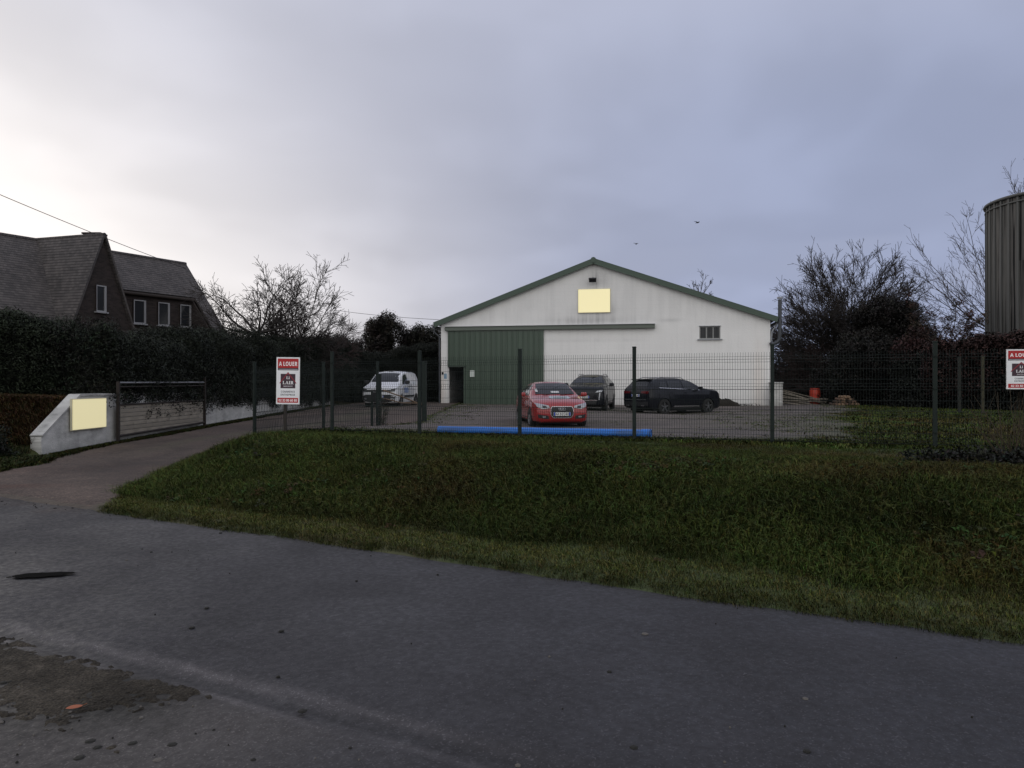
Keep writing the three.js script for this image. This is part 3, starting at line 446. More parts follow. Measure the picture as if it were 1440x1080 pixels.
// ---------------------------------------------------------------- the house behind the hedge
{
  const u = V(.485, 0, -.874), n = V(.874, 0, .485);               // along the ridge to the right and back; towards the track
  const O = V(-19.7, 0, -38), pt = (s, k, y) => O.clone().addScaledVector(u, s).addScaledVector(n, k).setY(y);
  const o = thing('house', 'dark brown brick house with steep tiled roofs and white windows behind the hedge', 'house', [0, 0, 0]);
  const quad = (list, th = .1) => { // a slab over a planar outline, uv in metres along the eaves and up the slope
    const c = list[0], a = list[1].clone().sub(c).normalize(), nn = a.clone().cross(list[list.length - 1].clone().sub(c)).normalize(), b = nn.clone().cross(a);
    const sh = new THREE.Shape(list.map((q) => { const d = q.clone().sub(c); return new THREE.Vector2(d.dot(a), d.dot(b)); }));
    return new THREE.ExtrudeGeometry(sh, { depth: th, bevelEnabled: false }).applyMatrix4(new THREE.Matrix4().makeBasis(a, b, nn).setPosition(c));
  };
  const R = 8.0, sl = 1.21, S1 = 4.2, S0 = -9;
  const up = (k) => R - sl * k;
  // main roof towards the track: cut away over the row of windows
  part('roof', quad([pt(S0, 1.62, up(1.62)), pt(S1, 1.62, up(1.62)), pt(S1, 0, R), pt(S0, 0, R)]), tileMat, o);
  part('roof', quad([pt(3.45, 3.3, up(3.3)), pt(S1, 3.3, up(3.3)), pt(S1, 1.62, up(1.62)), pt(3.45, 1.62, up(1.62))]), tileMat, o);
  part('roof', quad([pt(S0, 3.6, up(3.6)), pt(-3.4, 3.6, up(3.6)), pt(-3.4, 1.62, up(1.62)), pt(S0, 1.62, up(1.62))]), tileMat, o);
  part('roof', quad([pt(S1, -3.5, up(3.5)), pt(S0, -3.5, up(3.5)), pt(S0, 0, R), pt(S1, 0, R)]), tileMat, o);
  // wall with the three windows, under the eaves
  const wallGeo = (a, b, y0, y1, th = .2) => quad([a.clone().setY(y0), b.clone().setY(y0), b.clone().setY(y1), a.clone().setY(y1)], th);
  part('wall', wallGeo(pt(-2.9, 1.28, 0), pt(3.45, 1.28, 0), .4, 6.05), brickMat, o);
  part('wall', quad([pt(S1 - .15, 3.2, .4), pt(S1 - .15, -3.4, .4), pt(S1 - .15, -3.4, up(3.5)), pt(S1 - .15, 0, R - .12), pt(S1 - .15, 3.2, up(3.3))], .15), brickMat, o);
  part('wall', quad([pt(3.45, 1.4, .4), pt(3.45, 3.2, .4), pt(3.45, 3.2, up(3.3)), pt(3.45, 1.4, up(1.5))], .1), brickMat, o);
  part('eaves_board', rod(pt(-2.9, 1.64, 5.98), pt(3.5, 1.64, 5.98), .09), std([.03, .022, .018], .8), o);
  // cross wing with its gable turned to the track
  const un = V(.31, 0, -.951), nn_ = V(.951, 0, .31), A = V(-18.0, 0, -33.75), wp = (s, k, y) => A.clone().addScaledVector(un, s).addScaledVector(nn_, k).setY(y), wx = 0, half = 2.0, k1 = 0, sw = 2.45, e = half + .12, ye = R - e * sw;
  part('wing_roof', quad([wp(-e, -4.8, ye), wp(-e, .22, ye), wp(0, .22, R + .06), wp(0, -4.8, R + .06)]), tileMat, o);
  part('wing_roof', quad([wp(e, .22, ye), wp(e, -4.8, ye), wp(0, -4.8, R + .06), wp(0, .22, R + .06)]), tileMat, o);
  part('gable', quad([wp(-half, 0, .4), wp(half, 0, .4), wp(half, 0, R - half * sw - .1), wp(0, 0, R - .1), wp(-half, 0, R - half * sw - .1)], .1), brickMat, o);
  part('ridge_tiles', rod(pt(S0, 0, R + .08), pt(S1, 0, R + .08), .11), tileMat, o); part('ridge_tiles', rod(wp(0, -4.8, R + .12), wp(0, .2, R + .12), .10), tileMat, o);
  { const c = wp(.5, -.9, 0); part('chimney', box(.75, 1.6, .5, c.x, R - .52, c.z), brickMat, o); part('chimney_cap', box(.85, .07, .6, c.x, R + .31, c.z), brickMat, o); }
  const turn = Math.atan2(n.x, n.z), frameWhite = std([.27, .27, .28], .6);
  function window_(base, w, h, ang = turn) {
    const f = part('window', join([box(w, .05, .09, 0, h - .025, 0), box(w, .05, .09, 0, .025, 0), box(.05, h - .1, .09, -w / 2 + .025, h / 2, 0), box(.05, h - .1, .09, w / 2 - .025, h / 2, 0)]), frameWhite, o);
    f.position.copy(base); f.rotation.y = ang;
    part('pane', box(w - .1, h - .1, .02, 0, h / 2, -.01), paneMat, f);
    part('window_sill', box(w + .16, .06, .2, 0, -.032, .04), frameWhite, f); for (const q of [-1, 1]) part('window_reveal', box(.03, h, .12, q * (w / 2 + .016), h / 2, 0), q > 0 ? frameWhite : brickMat, f);
  }
  for (const px of [195.5, 229.5, 260]) { // where the wall stands behind that part of the picture
    const d = V((px - 720) / F, 0, -1), q = pt(0, 1.5, 0).sub(camera.position).setY(0).dot(n) / d.dot(n), c = d.multiplyScalar(q).add(V(0, 0, 0)); window_(V(c.x, 4.55, c.z), .62, 1.15);
  }
  { const d = V((141 - 720) / F, 0, -1), q = wp(0, .1, 0).sub(camera.position).setY(0).dot(nn_) / d.dot(nn_), c = d.multiplyScalar(q); window_(V(c.x, 4.75, c.z), .5, 1.15, Math.atan2(nn_.x, nn_.z)); }
}

// ---------------------------------------------------------------- the silo
{
  const C = at(1500, 540, 45), r = 4, y0 = .3, top = 12.0, n = 44, o = thing('silo', 'tall round grey weathered silo with vertical ribs behind the fence', 'silo', [C.x, y0, C.z]);
  const a = 2 * Math.PI / n; const pg = new THREE.CylinderGeometry(r, r, top, 3, 8, true, -a / 2, a), mats = [0, 1, 2, 3].map((k) => { const m = scaled(T.silo, .5, 1); m.offset.set(k * .23, k * .31); m.repeat.set(.3, 1); return std([.9 + .12 * k, .9 + .11 * k, .88 + .11 * k], .85, { map: m, bumpMap: T.blotch, bumpScale: .02 }); });
  pg.translate(0, top / 2, 0); const rib = box(.13, top, .10, 0, top / 2, r + .03, .02), rm = std([.10, .10, .095], .8);
  for (let k = 0; k < n; k++) { const m = part('panel', pg, mats[(k * 5 + (k % 7)) % 4], o); m.rotation.y = k * a; const b = part('rib', rib, rm, o); b.rotation.y = (k + .5) * a; }
  part('rim', new THREE.TorusGeometry(r + .09, .09, 8, 64).rotateX(Math.PI / 2).translate(0, top, 0), rm, o); part('rim', new THREE.TorusGeometry(r + .06, .05, 6, 64).rotateX(Math.PI / 2).translate(0, top - .35, 0), rm, o);
  part('lid', new THREE.ConeGeometry(r, .35, 48, 1).translate(0, top + .1, 0), rm, o);
}

// ---------------------------------------------------------------- hedges, trees and bushes
const foliageMat = std([1, 1, 1], .8, { vertexColors: true, side: THREE.DoubleSide });
function leafClump(n, R, size, seed, flat = 1, long = 1.6) {           // many small leaf faces in a ball
  const r = rngOf(seed), p = [], c = [], nn = [], ix = [], a = V(), b = V(), d = V();
  for (let k = 0; k < n; k++) {
    d.set(r() - .5, (r() - .5) * flat, r() - .5).normalize().multiplyScalar(R * Math.cbrt(.15 + .85 * r())); a.set(r() - .5, r() - .5, r() - .5).normalize(); b.set(r() - .5, r() - .5, r() - .5).cross(a).normalize();
    const s = size * (.6 + .8 * r()), o = p.length / 3, t = .55 + .8 * r(), m = d.clone().normalize();
    for (const [x, y] of [[-long, 0], [0, -.5], [long, 0], [0, .5]]) { p.push(d.x + a.x * x * s + b.x * y * s, d.y + a.y * x * s + b.y * y * s, d.z + a.z * x * s + b.z * y * s); c.push(t, t, t); nn.push(m.x, m.y, m.z); }
    ix.push(o, o + 1, o + 2, o, o + 2, o + 3);
  }
  const g = new THREE.BufferGeometry(); g.setAttribute('position', new THREE.Float32BufferAttribute(p, 3)); g.setAttribute('normal', new THREE.Float32BufferAttribute(nn, 3)); g.setAttribute('color', new THREE.Float32BufferAttribute(c, 3)); g.setIndex(ix); return g;
}
const clumpFine = leafClump(90, .26, .0145, 1, 1, 2.2), clumpLeaf = leafClump(40, .30, .045, 2, 1, 1.1), clumpBroad = leafClump(26, .34, .07, 3, 1, .9);
const barkMat = std([.030, .025, .021], .95, { bumpMap: scaled(T.blotch, 2), bumpScale: .02 }), twigMat = std([.030, .024, .021], .95), twigRed = std([.040, .024, .022], .95);
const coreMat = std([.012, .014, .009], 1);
// a hedge along a line of [x, z, y of the foot, y of the top, half thickness]
function hedge(label, line, density, tone, seed, clump = clumpFine, group) {
  const r = rngOf(seed), o = thing('hedge', label, 'hedge', [0, 0, 0], 0, group), list = [];
  const L = []; let total = 0; for (let i = 1; i < line.length; i++) { const l = Math.hypot(line[i][0] - line[i - 1][0], line[i][1] - line[i - 1][1]); L.push(l); total += l; }
  const spot = (q) => { let s = q * total; for (let i = 0; i < L.length; i++) { if (s <= L[i] || i === L.length - 1) { const t = clamp(s / L[i]), a = line[i], b = line[i + 1]; return { x: lerp(a[0], b[0], t), z: lerp(a[1], b[1], t), y0: lerp(a[2], b[2], t), y1: lerp(a[3], b[3], t), w: lerp(a[4], b[4], t), nx: -(b[1] - a[1]) / L[i], nz: (b[0] - a[0]) / L[i] }; } s -= L[i]; } };
  for (let k = 0; k < density; k++) {
    const q = r(), e = spot(q), lump = (fbm(q * total * .55, 3, seed, 3) - .5), top = e.y1 + lump * .9 + (fbm(q * total * 2.6, 8, seed, 2) - .5) * .45, side = (r() - .5) * 2, hgt = r();
    const end = r() < .06 ? (r() < .5 ? 0 : 1) : -1; if (end >= 0) { const e2 = spot(end), y2 = lerp(e2.y0, e2.y1, r()), w2 = (r() - .5) * 2 * e2.w, t2 = (end ? 1 : -1) * .22 * r(); list.push({ p: V(e2.x + e2.nx * w2 + e2.nz * t2, y2, e2.z + e2.nz * w2 - e2.nx * t2), r: r() * 6.28, s: .75 + .7 * r(), c: tone.map((v) => v * (.6 + .6 * r())), tx: r() * 6, tz: r() * 6 }); continue; }
    const onTop = r() < .3, bulge = (fbm(q * total * .7, hgt * 2.5, seed, 3) - .5) * .9, w = (onTop ? side : Math.sign(side)) * (e.w + bulge * .6) * (onTop ? 1 : 1 - .25 * hgt ** 3), y = onTop ? top - .12 * r() - .3 * side * side : lerp(e.y0, top - .1, hgt);
    const k2 = (.6 + .7 * fbm(q * total * .9, hgt * 4 + w, seed + 3, 3)) * (.75 + .5 * r());
    list.push({ p: V(e.x + e.nx * w, y, e.z + e.nz * w), r: r() * 6.28, s: .75 + .7 * r(), c: tone.map((v) => v * k2), tx: r() * 6, tz: r() * 6 });
  }
  scatter('foliage', clump, foliageMat, list, o);
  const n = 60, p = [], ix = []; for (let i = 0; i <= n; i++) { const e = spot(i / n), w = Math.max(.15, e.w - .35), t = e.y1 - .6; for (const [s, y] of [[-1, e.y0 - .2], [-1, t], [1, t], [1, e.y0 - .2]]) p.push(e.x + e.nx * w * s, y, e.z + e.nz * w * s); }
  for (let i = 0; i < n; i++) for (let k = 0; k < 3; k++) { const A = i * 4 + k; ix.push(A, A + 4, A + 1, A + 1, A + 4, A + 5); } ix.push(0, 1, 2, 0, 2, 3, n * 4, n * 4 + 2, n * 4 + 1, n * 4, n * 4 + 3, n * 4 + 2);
  const g = new THREE.BufferGeometry(); g.setAttribute('position', new THREE.Float32BufferAttribute(p, 3)); g.setIndex(ix); g.computeVertexNormals(); part('dark_core', g, coreMat, o); return o;  // solid dark core added inside the hedge to block light
}
hedge('tall dark conifer hedge standing above the low concrete retaining wall', [[-11.0, -18.9, 1.1, 2.85, 1.25], [-10.8, -22, 1.15, 2.85, 1.15], [-10.7, -29, 1.05, 3.2, 1.1], [-10.7, -38, .95, 3.55, 1.1], [-10.5, -47, .8, 4.2, 1.1]], 15000, [.018, .024, .013], 31);
hedge('bushy dark green hedge in front of the house, tallest on the far left', [[-17.5, -18.4, 1.1, 3.5, 1.1], [-14.0, -18.7, 1.1, 3.2, 1.15], [-12.4, -19.2, 1.1, 3.2, 1.1], [-11.6, -19.8, 1.1, 3.0, .8]], 6500, [.022, .032, .014], 32);
hedge('dark hedge closing off the yard behind the white van', [[-10.2, -47.5, .4, 3.75, 1.0], [-6.5, -48.5, .4, 3.7, 1.0], [-4.6, -49.5, .4, 3.9, 1.0]], 5200, [.016, .020, .013], 33);
hedge('dark overgrown hedge along the back fence on the right', [[20.6, -39.5, .3, 2.9, 1.2], [23, -34, .3, 3.3, 1.2], [27, -30.5, .3, 3.4, 1.2]], 8500, [.017, .020, .014], 34, clumpLeaf);
hedge('low russet hedge in front of the silo', [[20.2, -36.8, 1.2, 3.3, .9], [22.6, -34.4, 1.3, 3.6, 1.0], [25.5, -31.0, 1.6, 3.5, 1.0]], 2600, [.048, .020, .017], 35, clumpLeaf);
hedge('far field hedge beyond the end of the warehouse', [[14, -95, .4, 2.2, 1.2], [40, -90, .4, 4.2, 1.6], [75, -85, .4, 4.5, 1.6]], 5000, [.028, .025, .020], 36, clumpBroad);

// a crown of limbs that radiate from a fork and fill an egg-shaped outline
function limbTree(name, label, pos, o) {
  const r = rngOf(o.seed), big = new Tubes(), fine = new Tubes(), root = thing(name, label, o.kind || 'tree', [pos.x, pos.y, pos.z], 0, o.group), tips = [], F0 = V(o.leanX || 0, o.fork, 0), minR = o.minR;
  const put = (pts, r0, r1) => { const rr = pts.map((_, i) => Math.max(minR, lerp(r0, r1, i / (pts.length - 1)))); (r0 > (o.limb || .03) ? big : fine).add(pts, rr, r0 > .06 ? 7 : r0 > .02 ? 4 : 3); };
  const run = (p, d, len, n, wig, rise) => { const pts = [p.clone()], q = p.clone(), e = d.clone(); for (let i = 0; i < n; i++) { e.x += (r() - .5) * wig; e.y += (r() - .5) * wig + rise; e.z += (r() - .5) * wig; e.normalize(); q.addScaledVector(e, len / n); pts.push(q.clone()); } return pts; };
  const off = (d, ang) => { const s = V(r() - .5, r() - .5, r() - .5).normalize(); s.addScaledVector(d, -s.dot(d)).normalize(); return d.clone().multiplyScalar(Math.cos(ang)).addScaledVector(s, Math.sin(ang)); };
  const alongOf = (pts, t) => { const f = t * (pts.length - 1), i = Math.min(pts.length - 2, Math.floor(f)); return [pts[i].clone().lerp(pts[i + 1], f - i), pts[i + 1].clone().sub(pts[i]).normalize()]; };
  for (let s = 0; s < (o.stems || 1); s++) { const a = s * 2.4; put([V(Math.cos(a) * .25 * (o.stems ? 1 : 0), -.3, Math.sin(a) * .2 * (o.stems ? 1 : 0)), V((o.leanX || 0) * .4 + (r() - .5) * .25, o.fork * .55, (r() - .5) * .2), F0.clone()], o.rad, o.rad * .75); }
  for (let k = 0; k < o.limbs; k++) {
    const c = 1 - (k + .5) / o.limbs * (1 - Math.cos(o.cone)), az = k * 2.39996 + r() * .7, sn = Math.sqrt(Math.max(0, 1 - c * c)), d = V(Math.cos(az) * sn, c, Math.sin(az) * sn).normalize();
    const reach = 1 / Math.sqrt((d.x / o.rx) ** 2 + (d.y / (d.y > 0 ? o.ry : o.rx * .6)) ** 2 + (d.z / o.rx) ** 2) * (1.02 - (o.even || .26) * r()), lr = o.rad * (o.limbR || .3) * (.7 + .5 * r());
    const p0 = F0.clone().add(V(0, (r() - .75) * o.fork * (o.low || .3), 0)), limb = run(p0, d, reach, 7, o.wiggle, o.rise); put(limb, lr, minR * 1.2); tips.push(limb[7]); const [pe, de] = alongOf(limb, .98); for (let i = 0; i < 7; i++) put(run(pe, off(de, .25 + .7 * r()), (o.twigLen || .6) * (.5 + .6 * r()), 3, o.wiggle, o.rise), minR * 1.1, minR * .8);
    for (let j = 0; j < o.shoots; j++) {
      const t = lerp(.22, .97, (j + r()) / o.shoots), [p1, d1] = alongOf(limb, t), l1 = reach * (.22 + .26 * r()) * (1.15 - .6 * t), sh = run(p1, off(d1, o.open * (.6 + .7 * r())), l1, 4, o.wiggle * 1.1, o.rise); put(sh, lr * .42 * (1 - .6 * t), minR); tips.push(sh[4]);
      for (let i = 0; i < o.twigs; i++) { const [p2, d2] = alongOf(sh, .15 + .85 * r()), l2 = (o.twigLen || .6) * (.5 + .8 * r()), tw = run(p2, off(d2, o.open * (.5 + .9 * r())), l2, 3, o.wiggle, o.rise); put(tw, minR * 1.2, minR * .8); tips.push(tw[3]); for (let q = 0; q < (o.subs ?? 2); q++) { const [p3, d3] = alongOf(tw, .2 + .7 * r()); put(run(p3, off(d3, .5 + .5 * r()), l2 * (.3 + .35 * r()), 2, o.wiggle, o.rise), minR, minR * .7); } }
    }
  }
  part('trunk', big.geo(), o.bark || barkMat, root); part('crown', fine.geo(), o.twig || twigMat, root);
  if (o.leaves) { const list = []; for (const t of tips) if (r() < o.leaves) list.push({ p: t.clone(), r: r() * 6.28, tx: r() * 6, s: .35 + .5 * r(), c: o.leafTone.map((v) => v * (.5 + r())) }); scatter('leaves', clumpBroad, foliageMat, list, root); }
  return root;
}
limbTree('bare_tree', 'leafless fruit tree with a forked trunk just right of the house', at(362, 480, 34).setY(1.0), { seed: 12, fork: 2.9, rad: .18, limbs: 11, cone: 1.6, rx: 3.2, ry: 3.9, even: .12, limbR: .3, shoots: 11, twigs: 5, subs: 2, open: .7, wiggle: .42, rise: .03, minR: .0085, twigLen: .62, low: .2 });
limbTree('bare_tree', 'leafless many stemmed tree behind the hedge above the rental sign', at(416, 480, 37).setY(1.0), { seed: 41, fork: 2.2, rad: .15, stems: 3, limbs: 20, cone: 1.5, rx: 2.4, ry: 4.7, even: .14, limbR: .28, shoots: 11, twigs: 6, subs: 2, open: .65, wiggle: .40, rise: .01, minR: .009, twigLen: .6, low: .7 });
limbTree('bare_tree', 'small thin leafless tree behind the hedge, nearest the white van', at(462, 480, 40).setY(.8), { seed: 53, fork: 1.9, rad: .08, stems: 2, limbs: 9, cone: 1.45, rx: 1.9, ry: 2.6, shoots: 7, twigs: 5, subs: 2, open: .7, wiggle: .4, rise: 0, minR: .008, twig: twigRed, low: .6 });
limbTree('bare_tree', 'big round leafless tree with dense fine twigs right of the warehouse', at(1192, 540, 54).setY(.5), { seed: 7, fork: 2.6, rad: .36, limbs: 190, cone: 1.95, rx: 5.3, ry: 8.2, even: .07, limbR: .08, shoots: 9, twigs: 9, subs: 1, open: .5, wiggle: .10, rise: .0, minR: .0125, twigLen: .8, low: .8 });
limbTree('bare_tree', 'pale bare tree spreading behind the tall grey silo', at(1432, 540, 56).setY(.5), { seed: 23, fork: 4.6, rad: .26, limbs: 26, cone: 1.5, rx: 9.0, ry: 12.0, limbR: .22, shoots: 9, twigs: 5, subs: 1, open: .5, wiggle: .24, rise: .07, minR: .011, twigLen: 1.0, twig: std([.055, .045, .042], .95) });
limbTree('bare_tree', 'bare tree top just showing above the warehouse roof', at(983, 540, 82).setY(.5), { seed: 66, fork: 9.2, rad: .16, limbs: 9, cone: 1.1, rx: 2.2, ry: 4.2, shoots: 5, twigs: 3, subs: 1, open: .5, wiggle: .25, rise: .05, minR: .016, twigLen: .5 });
limbTree('small_oak', 'small tree with a few brown leaves still on, left of the silo', at(1330, 540, 40).setY(.4), { seed: 71, fork: 2.6, rad: .13, limbs: 13, cone: 1.35, rx: 2.3, ry: 4.6, shoots: 7, twigs: 3, subs: 1, open: .55, wiggle: .3, rise: .04, minR: .009, twigLen: .4, leaves: .85, leafTone: [.050, .026, .016], low: .6 });
limbTree('thicket', 'tangle of bare brushwood at the foot of the round tree', at(1150, 540, 51).setY(.4), { seed: 81, kind: 'brushwood', fork: .5, rad: .06, limbs: 34, cone: 1.5, rx: 3.4, ry: 3.2, shoots: 8, twigs: 5, subs: 1, open: .6, wiggle: .35, rise: .02, minR: .011, twig: twigRed });

// leafy trees and bushes: trunk, and a crown of clumps on uneven lobes
function bush(name, label, pos, o) {
  const r = rngOf(o.seed), root = thing(name, label, o.kind || 'bush', [pos.x, pos.y, pos.z], 0, o.group), list = [], t = new Tubes();
  const lobes = Array.from({ length: o.lobes || 9 }, () => { const a = r() * 6.28, d = Math.sqrt(r()) * o.w * .62, y = lerp(o.h * (o.low ?? .15), o.h * .82, r()), k = 1 - (o.cone || 0) * y / o.h; return { c: V(Math.cos(a) * d * k, y, Math.sin(a) * d * k), R: o.w * (o.lobeR || 1) * (.26 + .26 * r()) * (.5 + .5 * k) }; });
  lobes.push({ c: V((r() - .5) * o.w * .2, o.h * .90, 0), R: o.h * .06 + o.w * .07 });
  for (const l of lobes) { t.add([V(0, -.2, 0), V(l.c.x * .3, l.c.y * .5, l.c.z * .3), l.c], [.09, .05, .02].map((q) => q * o.h * .25), 5); }
  const vol = lobes.reduce((s, l) => s + l.R ** 2, 0);
  for (const l of lobes) { const n = Math.round(o.n * l.R ** 2 / vol); for (let k = 0; k < n; k++) { const d = V(r() - .5, r() - .5, r() - .5).normalize(), q = l.R * (.55 + .5 * r()) * (1 + .35 * (fbm(d.x * 2 + l.c.x, d.y * 2 + l.c.y, d.z * 2, 2) - .5)); list.push({ p: l.c.clone().addScaledVector(d, q), r: r() * 6.28, tx: r() * 6, s: (o.s || 1) * (.7 + .7 * r()), c: o.tone.map((v) => v * (.45 + .6 * fbm(l.c.x * 3 + d.x, l.c.y * 3 + d.y, d.z, 2) + .45 * r())) }); } }
  part('trunk', t.geo(), barkMat, root); scatter('crown', o.clump || clumpLeaf, foliageMat, list, root); return root;
}
bush('ivy_tree', 'ragged tree smothered in dark ivy behind the van, the taller of two', at(541, 540, 54).setY(.4), { seed: 91, h: 6.3, w: 2.3, n: 1500, tone: [.030, .024, .017], kind: 'tree', cone: .35, lobes: 10, low: .4 });
bush('ivy_tree', 'ragged dark bushy tree touching the left corner of the warehouse', at(594, 540, 55).setY(.4), { seed: 92, h: 5.5, w: 2.0, n: 1200, tone: [.024, .024, .015], kind: 'tree', cone: .3, lobes: 9, low: .4 });
bush('dark_bush', 'russet brown bush showing over the hedge behind the van', at(505, 540, 56).setY(.4), { seed: 93, h: 4.6, w: 2.0, n: 700, tone: [.032, .022, .017], lobes: 7 });
bush('evergreen_tree', 'dense near black evergreen in front of the round leafless tree', at(1240, 540, 46).setY(.3), { seed: 94, h: 6.6, w: 4.4, n: 7500, tone: [.017, .014, .012], kind: 'tree', cone: .42, lobes: 60, low: .02, lobeR: .55 });
bush('evergreen_tree', 'low dark evergreen mass between the firewood and the back hedge', at(1228, 540, 43).setY(.3), { seed: 95, h: 4.3, w: 3.2, n: 2400, tone: [.020, .018, .014], kind: 'tree', cone: .2, lobes: 11, low: .05 });
bush('russet_bush', 'reddish brown beech bush beside the dark evergreen on the right', at(1292, 540, 40).setY(.3), { seed: 96, h: 4.1, w: 2.2, n: 1700, tone: [.045, .019, .016], lobes: 11, low: .05 });
bush('russet_bush', 'low red-brown bush at the foot of the silo', at(1380, 540, 37).setY(.3), { seed: 97, h: 3.6, w: 2.2, n: 1500, tone: [.042, .020, .017], lobes: 9, low: .05 });
bush('dark_bush', 'dark bush behind the red barrel', at(1165, 540, 53).setY(.4), { seed: 98, h: 2.6, w: 2.1, n: 900, tone: [.024, .020, .017], lobes: 8, low: 0 });
bush('green_bush', 'small dark green bush at the left end of the retaining wall', V(-9.95, .12, -15.0), { seed: 99, h: .62, w: .34, n: 150, tone: [.016, .022, .012], s: .42, lobes: 5, low: 0 });
// ivy over the wall
{ const r = rngOf(77), list = []; for (let k = 0; k < 1500; k++) { const z = -lerp(18.3, 40, r() ** .8), t = wallTop(z), dense = fbm(z * 1.4, 3, 0, 3), y = t + .25 - r() ** 2 * (.25 + dense * .75); list.push({ p: V(-9.58 - .3 * ss(t, t + .2, y) * r() + .03, y, z), r: r() * 6.28, tx: r() * 6, s: .30 + .35 * r(), c: [.018, .022, .012].map((v) => v * (.5 + r())) }); }
  const m = scatter('ivy', clumpLeaf, foliageMat, list); tag(m, 'dark ivy trailing from the hedge over the top of the retaining wall', 'ivy'); }
// wiry shrub beside the last fence post
{ const p = at(1432, 650, 11.0); p.y = landY(p.x, p.z); const r = rngOf(61), tw = new Tubes(), list = [], o = thing('wiry_shrub', 'wiry shrub of thin upright stems by the last fence post on the right', 'shrub', [p.x, p.y, p.z]);
  for (let k = 0; k < 46; k++) { const a = r() * 6.28, l = .55 + .75 * r(), lean = .15 + .55 * r(), b = V((r() - .5) * .4, -.05, (r() - .5) * .4), q = b.clone(), d = V(Math.cos(a) * lean, 1, Math.sin(a) * lean).normalize(), pts = [b]; for (let i = 0; i < 4; i++) { d.x += (r() - .5) * .25; d.z += (r() - .5) * .25; d.normalize(); q.addScaledVector(d, l / 4); pts.push(q.clone()); } tw.add(pts, [.007, .006, .005, .0035, .002], 4); for (let i = 0; i < 3; i++) { const s = pts[2 + (i % 2)].clone(); tw.add([s, s.clone().add(V((r() - .5) * .4, .1 + .3 * r(), (r() - .5) * .4))], [.003, .0015], 3); } }
  for (let k = 0; k < 240; k++) { const a = r() * 6.28, q = Math.sqrt(r()) * 1.3; list.push({ p: V(Math.cos(a) * q - .35, landY(p.x + Math.cos(a) * q - .35, p.z + Math.sin(a) * q * .5) - p.y + .16 * r(), Math.sin(a) * q * .5), r: r() * 6.28, tx: r() * 6, s: .35 + .3 * r(), c: [.013, .015, .009].map((v) => v * (.5 + r())) }); }
  part('stems', tw.geo(), std([.055, .040, .022], .9), o); scatter('leaves', clumpLeaf, foliageMat, list, o); }
// weed climbing at the old gate post
{ const p = V(-3.72, landY(-3.72, -22.2), -22.2), r = rngOf(62), tw = new Tubes(), list = [], o = thing('climbing_weed', 'pale climbing weed at the foot of the short gate post', 'weed', [p.x, p.y, p.z]); for (let k = 0; k < 7; k++) { const a = r() * 6.28; tw.add([V(0, 0, 0), V(.08 * Math.cos(a), .35, .08 * Math.sin(a)), V(.16 * Math.cos(a), .75, .14 * Math.sin(a))], [.006, .004, .002], 4); } for (let k = 0; k < 60; k++) list.push({ p: V((r() - .5) * .26, r() * .8, (r() - .5) * .26), r: r() * 6.28, s: .16 + .14 * r(), c: [.09, .10, .07].map((v) => v * (.4 + r())) }); part('stems', tw.geo(), twigMat, o); scatter('leaves', clumpLeaf, foliageMat, list, o); }

// ---------------------------------------------------------------- welded mesh fence
const fenceGreen = std([.006, .013, .010], .8), wireMat = std([.006, .012, .010], .8);
const foldAt = [.12, .62, 1.12, 1.66];
function meshPanel(len, h = 1.80) {
  const t = new Tubes(), out = (y) => { for (const f of foldAt) { const d = Math.abs(y - f); if (d < .06) return .035 * (1 - d / .06); } return 0; };
  const ys = [.04, ...foldAt.flatMap((f) => [f - .06, f, f + .06]), h];
  for (let x = .03; x < len - .02; x += .05) t.add(ys.map((y) => V(x, y, out(y))), .0034, 3);
  for (let y = .06; y < h; y += .2) t.add([V(.02, y, out(y)), V(len - .02, y, out(y))], .0040, 3);
  for (const f of foldAt) for (const y of [f - .055, f, f + .055]) t.add([V(.02, y, out(y)), V(len - .02, y, out(y))], .0034, 3);
  return t.geo();
}
function fence(name, label, spots, ends = true) {
  const o = thing(name, label, 'fence', [0, 0, 0]);
  const post = join([box(.075, 2.03, .055, 0, .93, 0, .006), box(.085, .03, .065, 0, 1.95, 0, .008)]);
  const clip = box(.05, .03, .02, 0, 0, .038);
  spots.forEach(([x, z], i) => {
    const y = landY(x, z); const m = part('post', post, fenceGreen, o); m.position.set(x, y, z); const nx = spots[Math.min(i + 1, spots.length - 1)], pv = spots[Math.max(i - 1, 0)]; m.rotation.y = -Math.atan2(nx[1] - pv[1], nx[0] - pv[0]);
    for (const h of [.3, 1.1, 1.7]) { const c = part('clip', clip, fenceGreen, m); c.position.y = h; }
    if (i === spots.length - 1) return; const [x2, z2] = spots[i + 1], y2 = landY(x2, z2), len = Math.hypot(x2 - x, z2 - z); const p = part('mesh_panel', meshPanel(len), wireMat, o); p.position.set(x, y + .01, z); p.rotation.y = -Math.atan2(z2 - z, x2 - x); p.rotation.z = Math.atan2(y2 - y, len); p.rotation.order = 'YXZ';
  });
  return o;
}
const postAt = (px) => { const h = 108 + (px - 358) * .0439, d = F * 1.95 / h; return [(px - 720) / F * d, -d]; };
const line = [358, 467, 590, 731, 892, 1086, 1315].map(postAt); { const a = line[5], b = line[6]; line.push([b[0] * 2 - a[0], b[1] * 2 - a[1]]); line.push([b[0] * 3 - a[0] * 2, b[1] * 3 - a[1] * 2]); }
fence('mesh_fence', 'long dark green welded mesh fence along the top of the bank', line);
fence('mesh_fence', 'short side run of green mesh fence turning back along the track', [line[0], [-5.26, -21.5], [-3.95, -22.6]]);
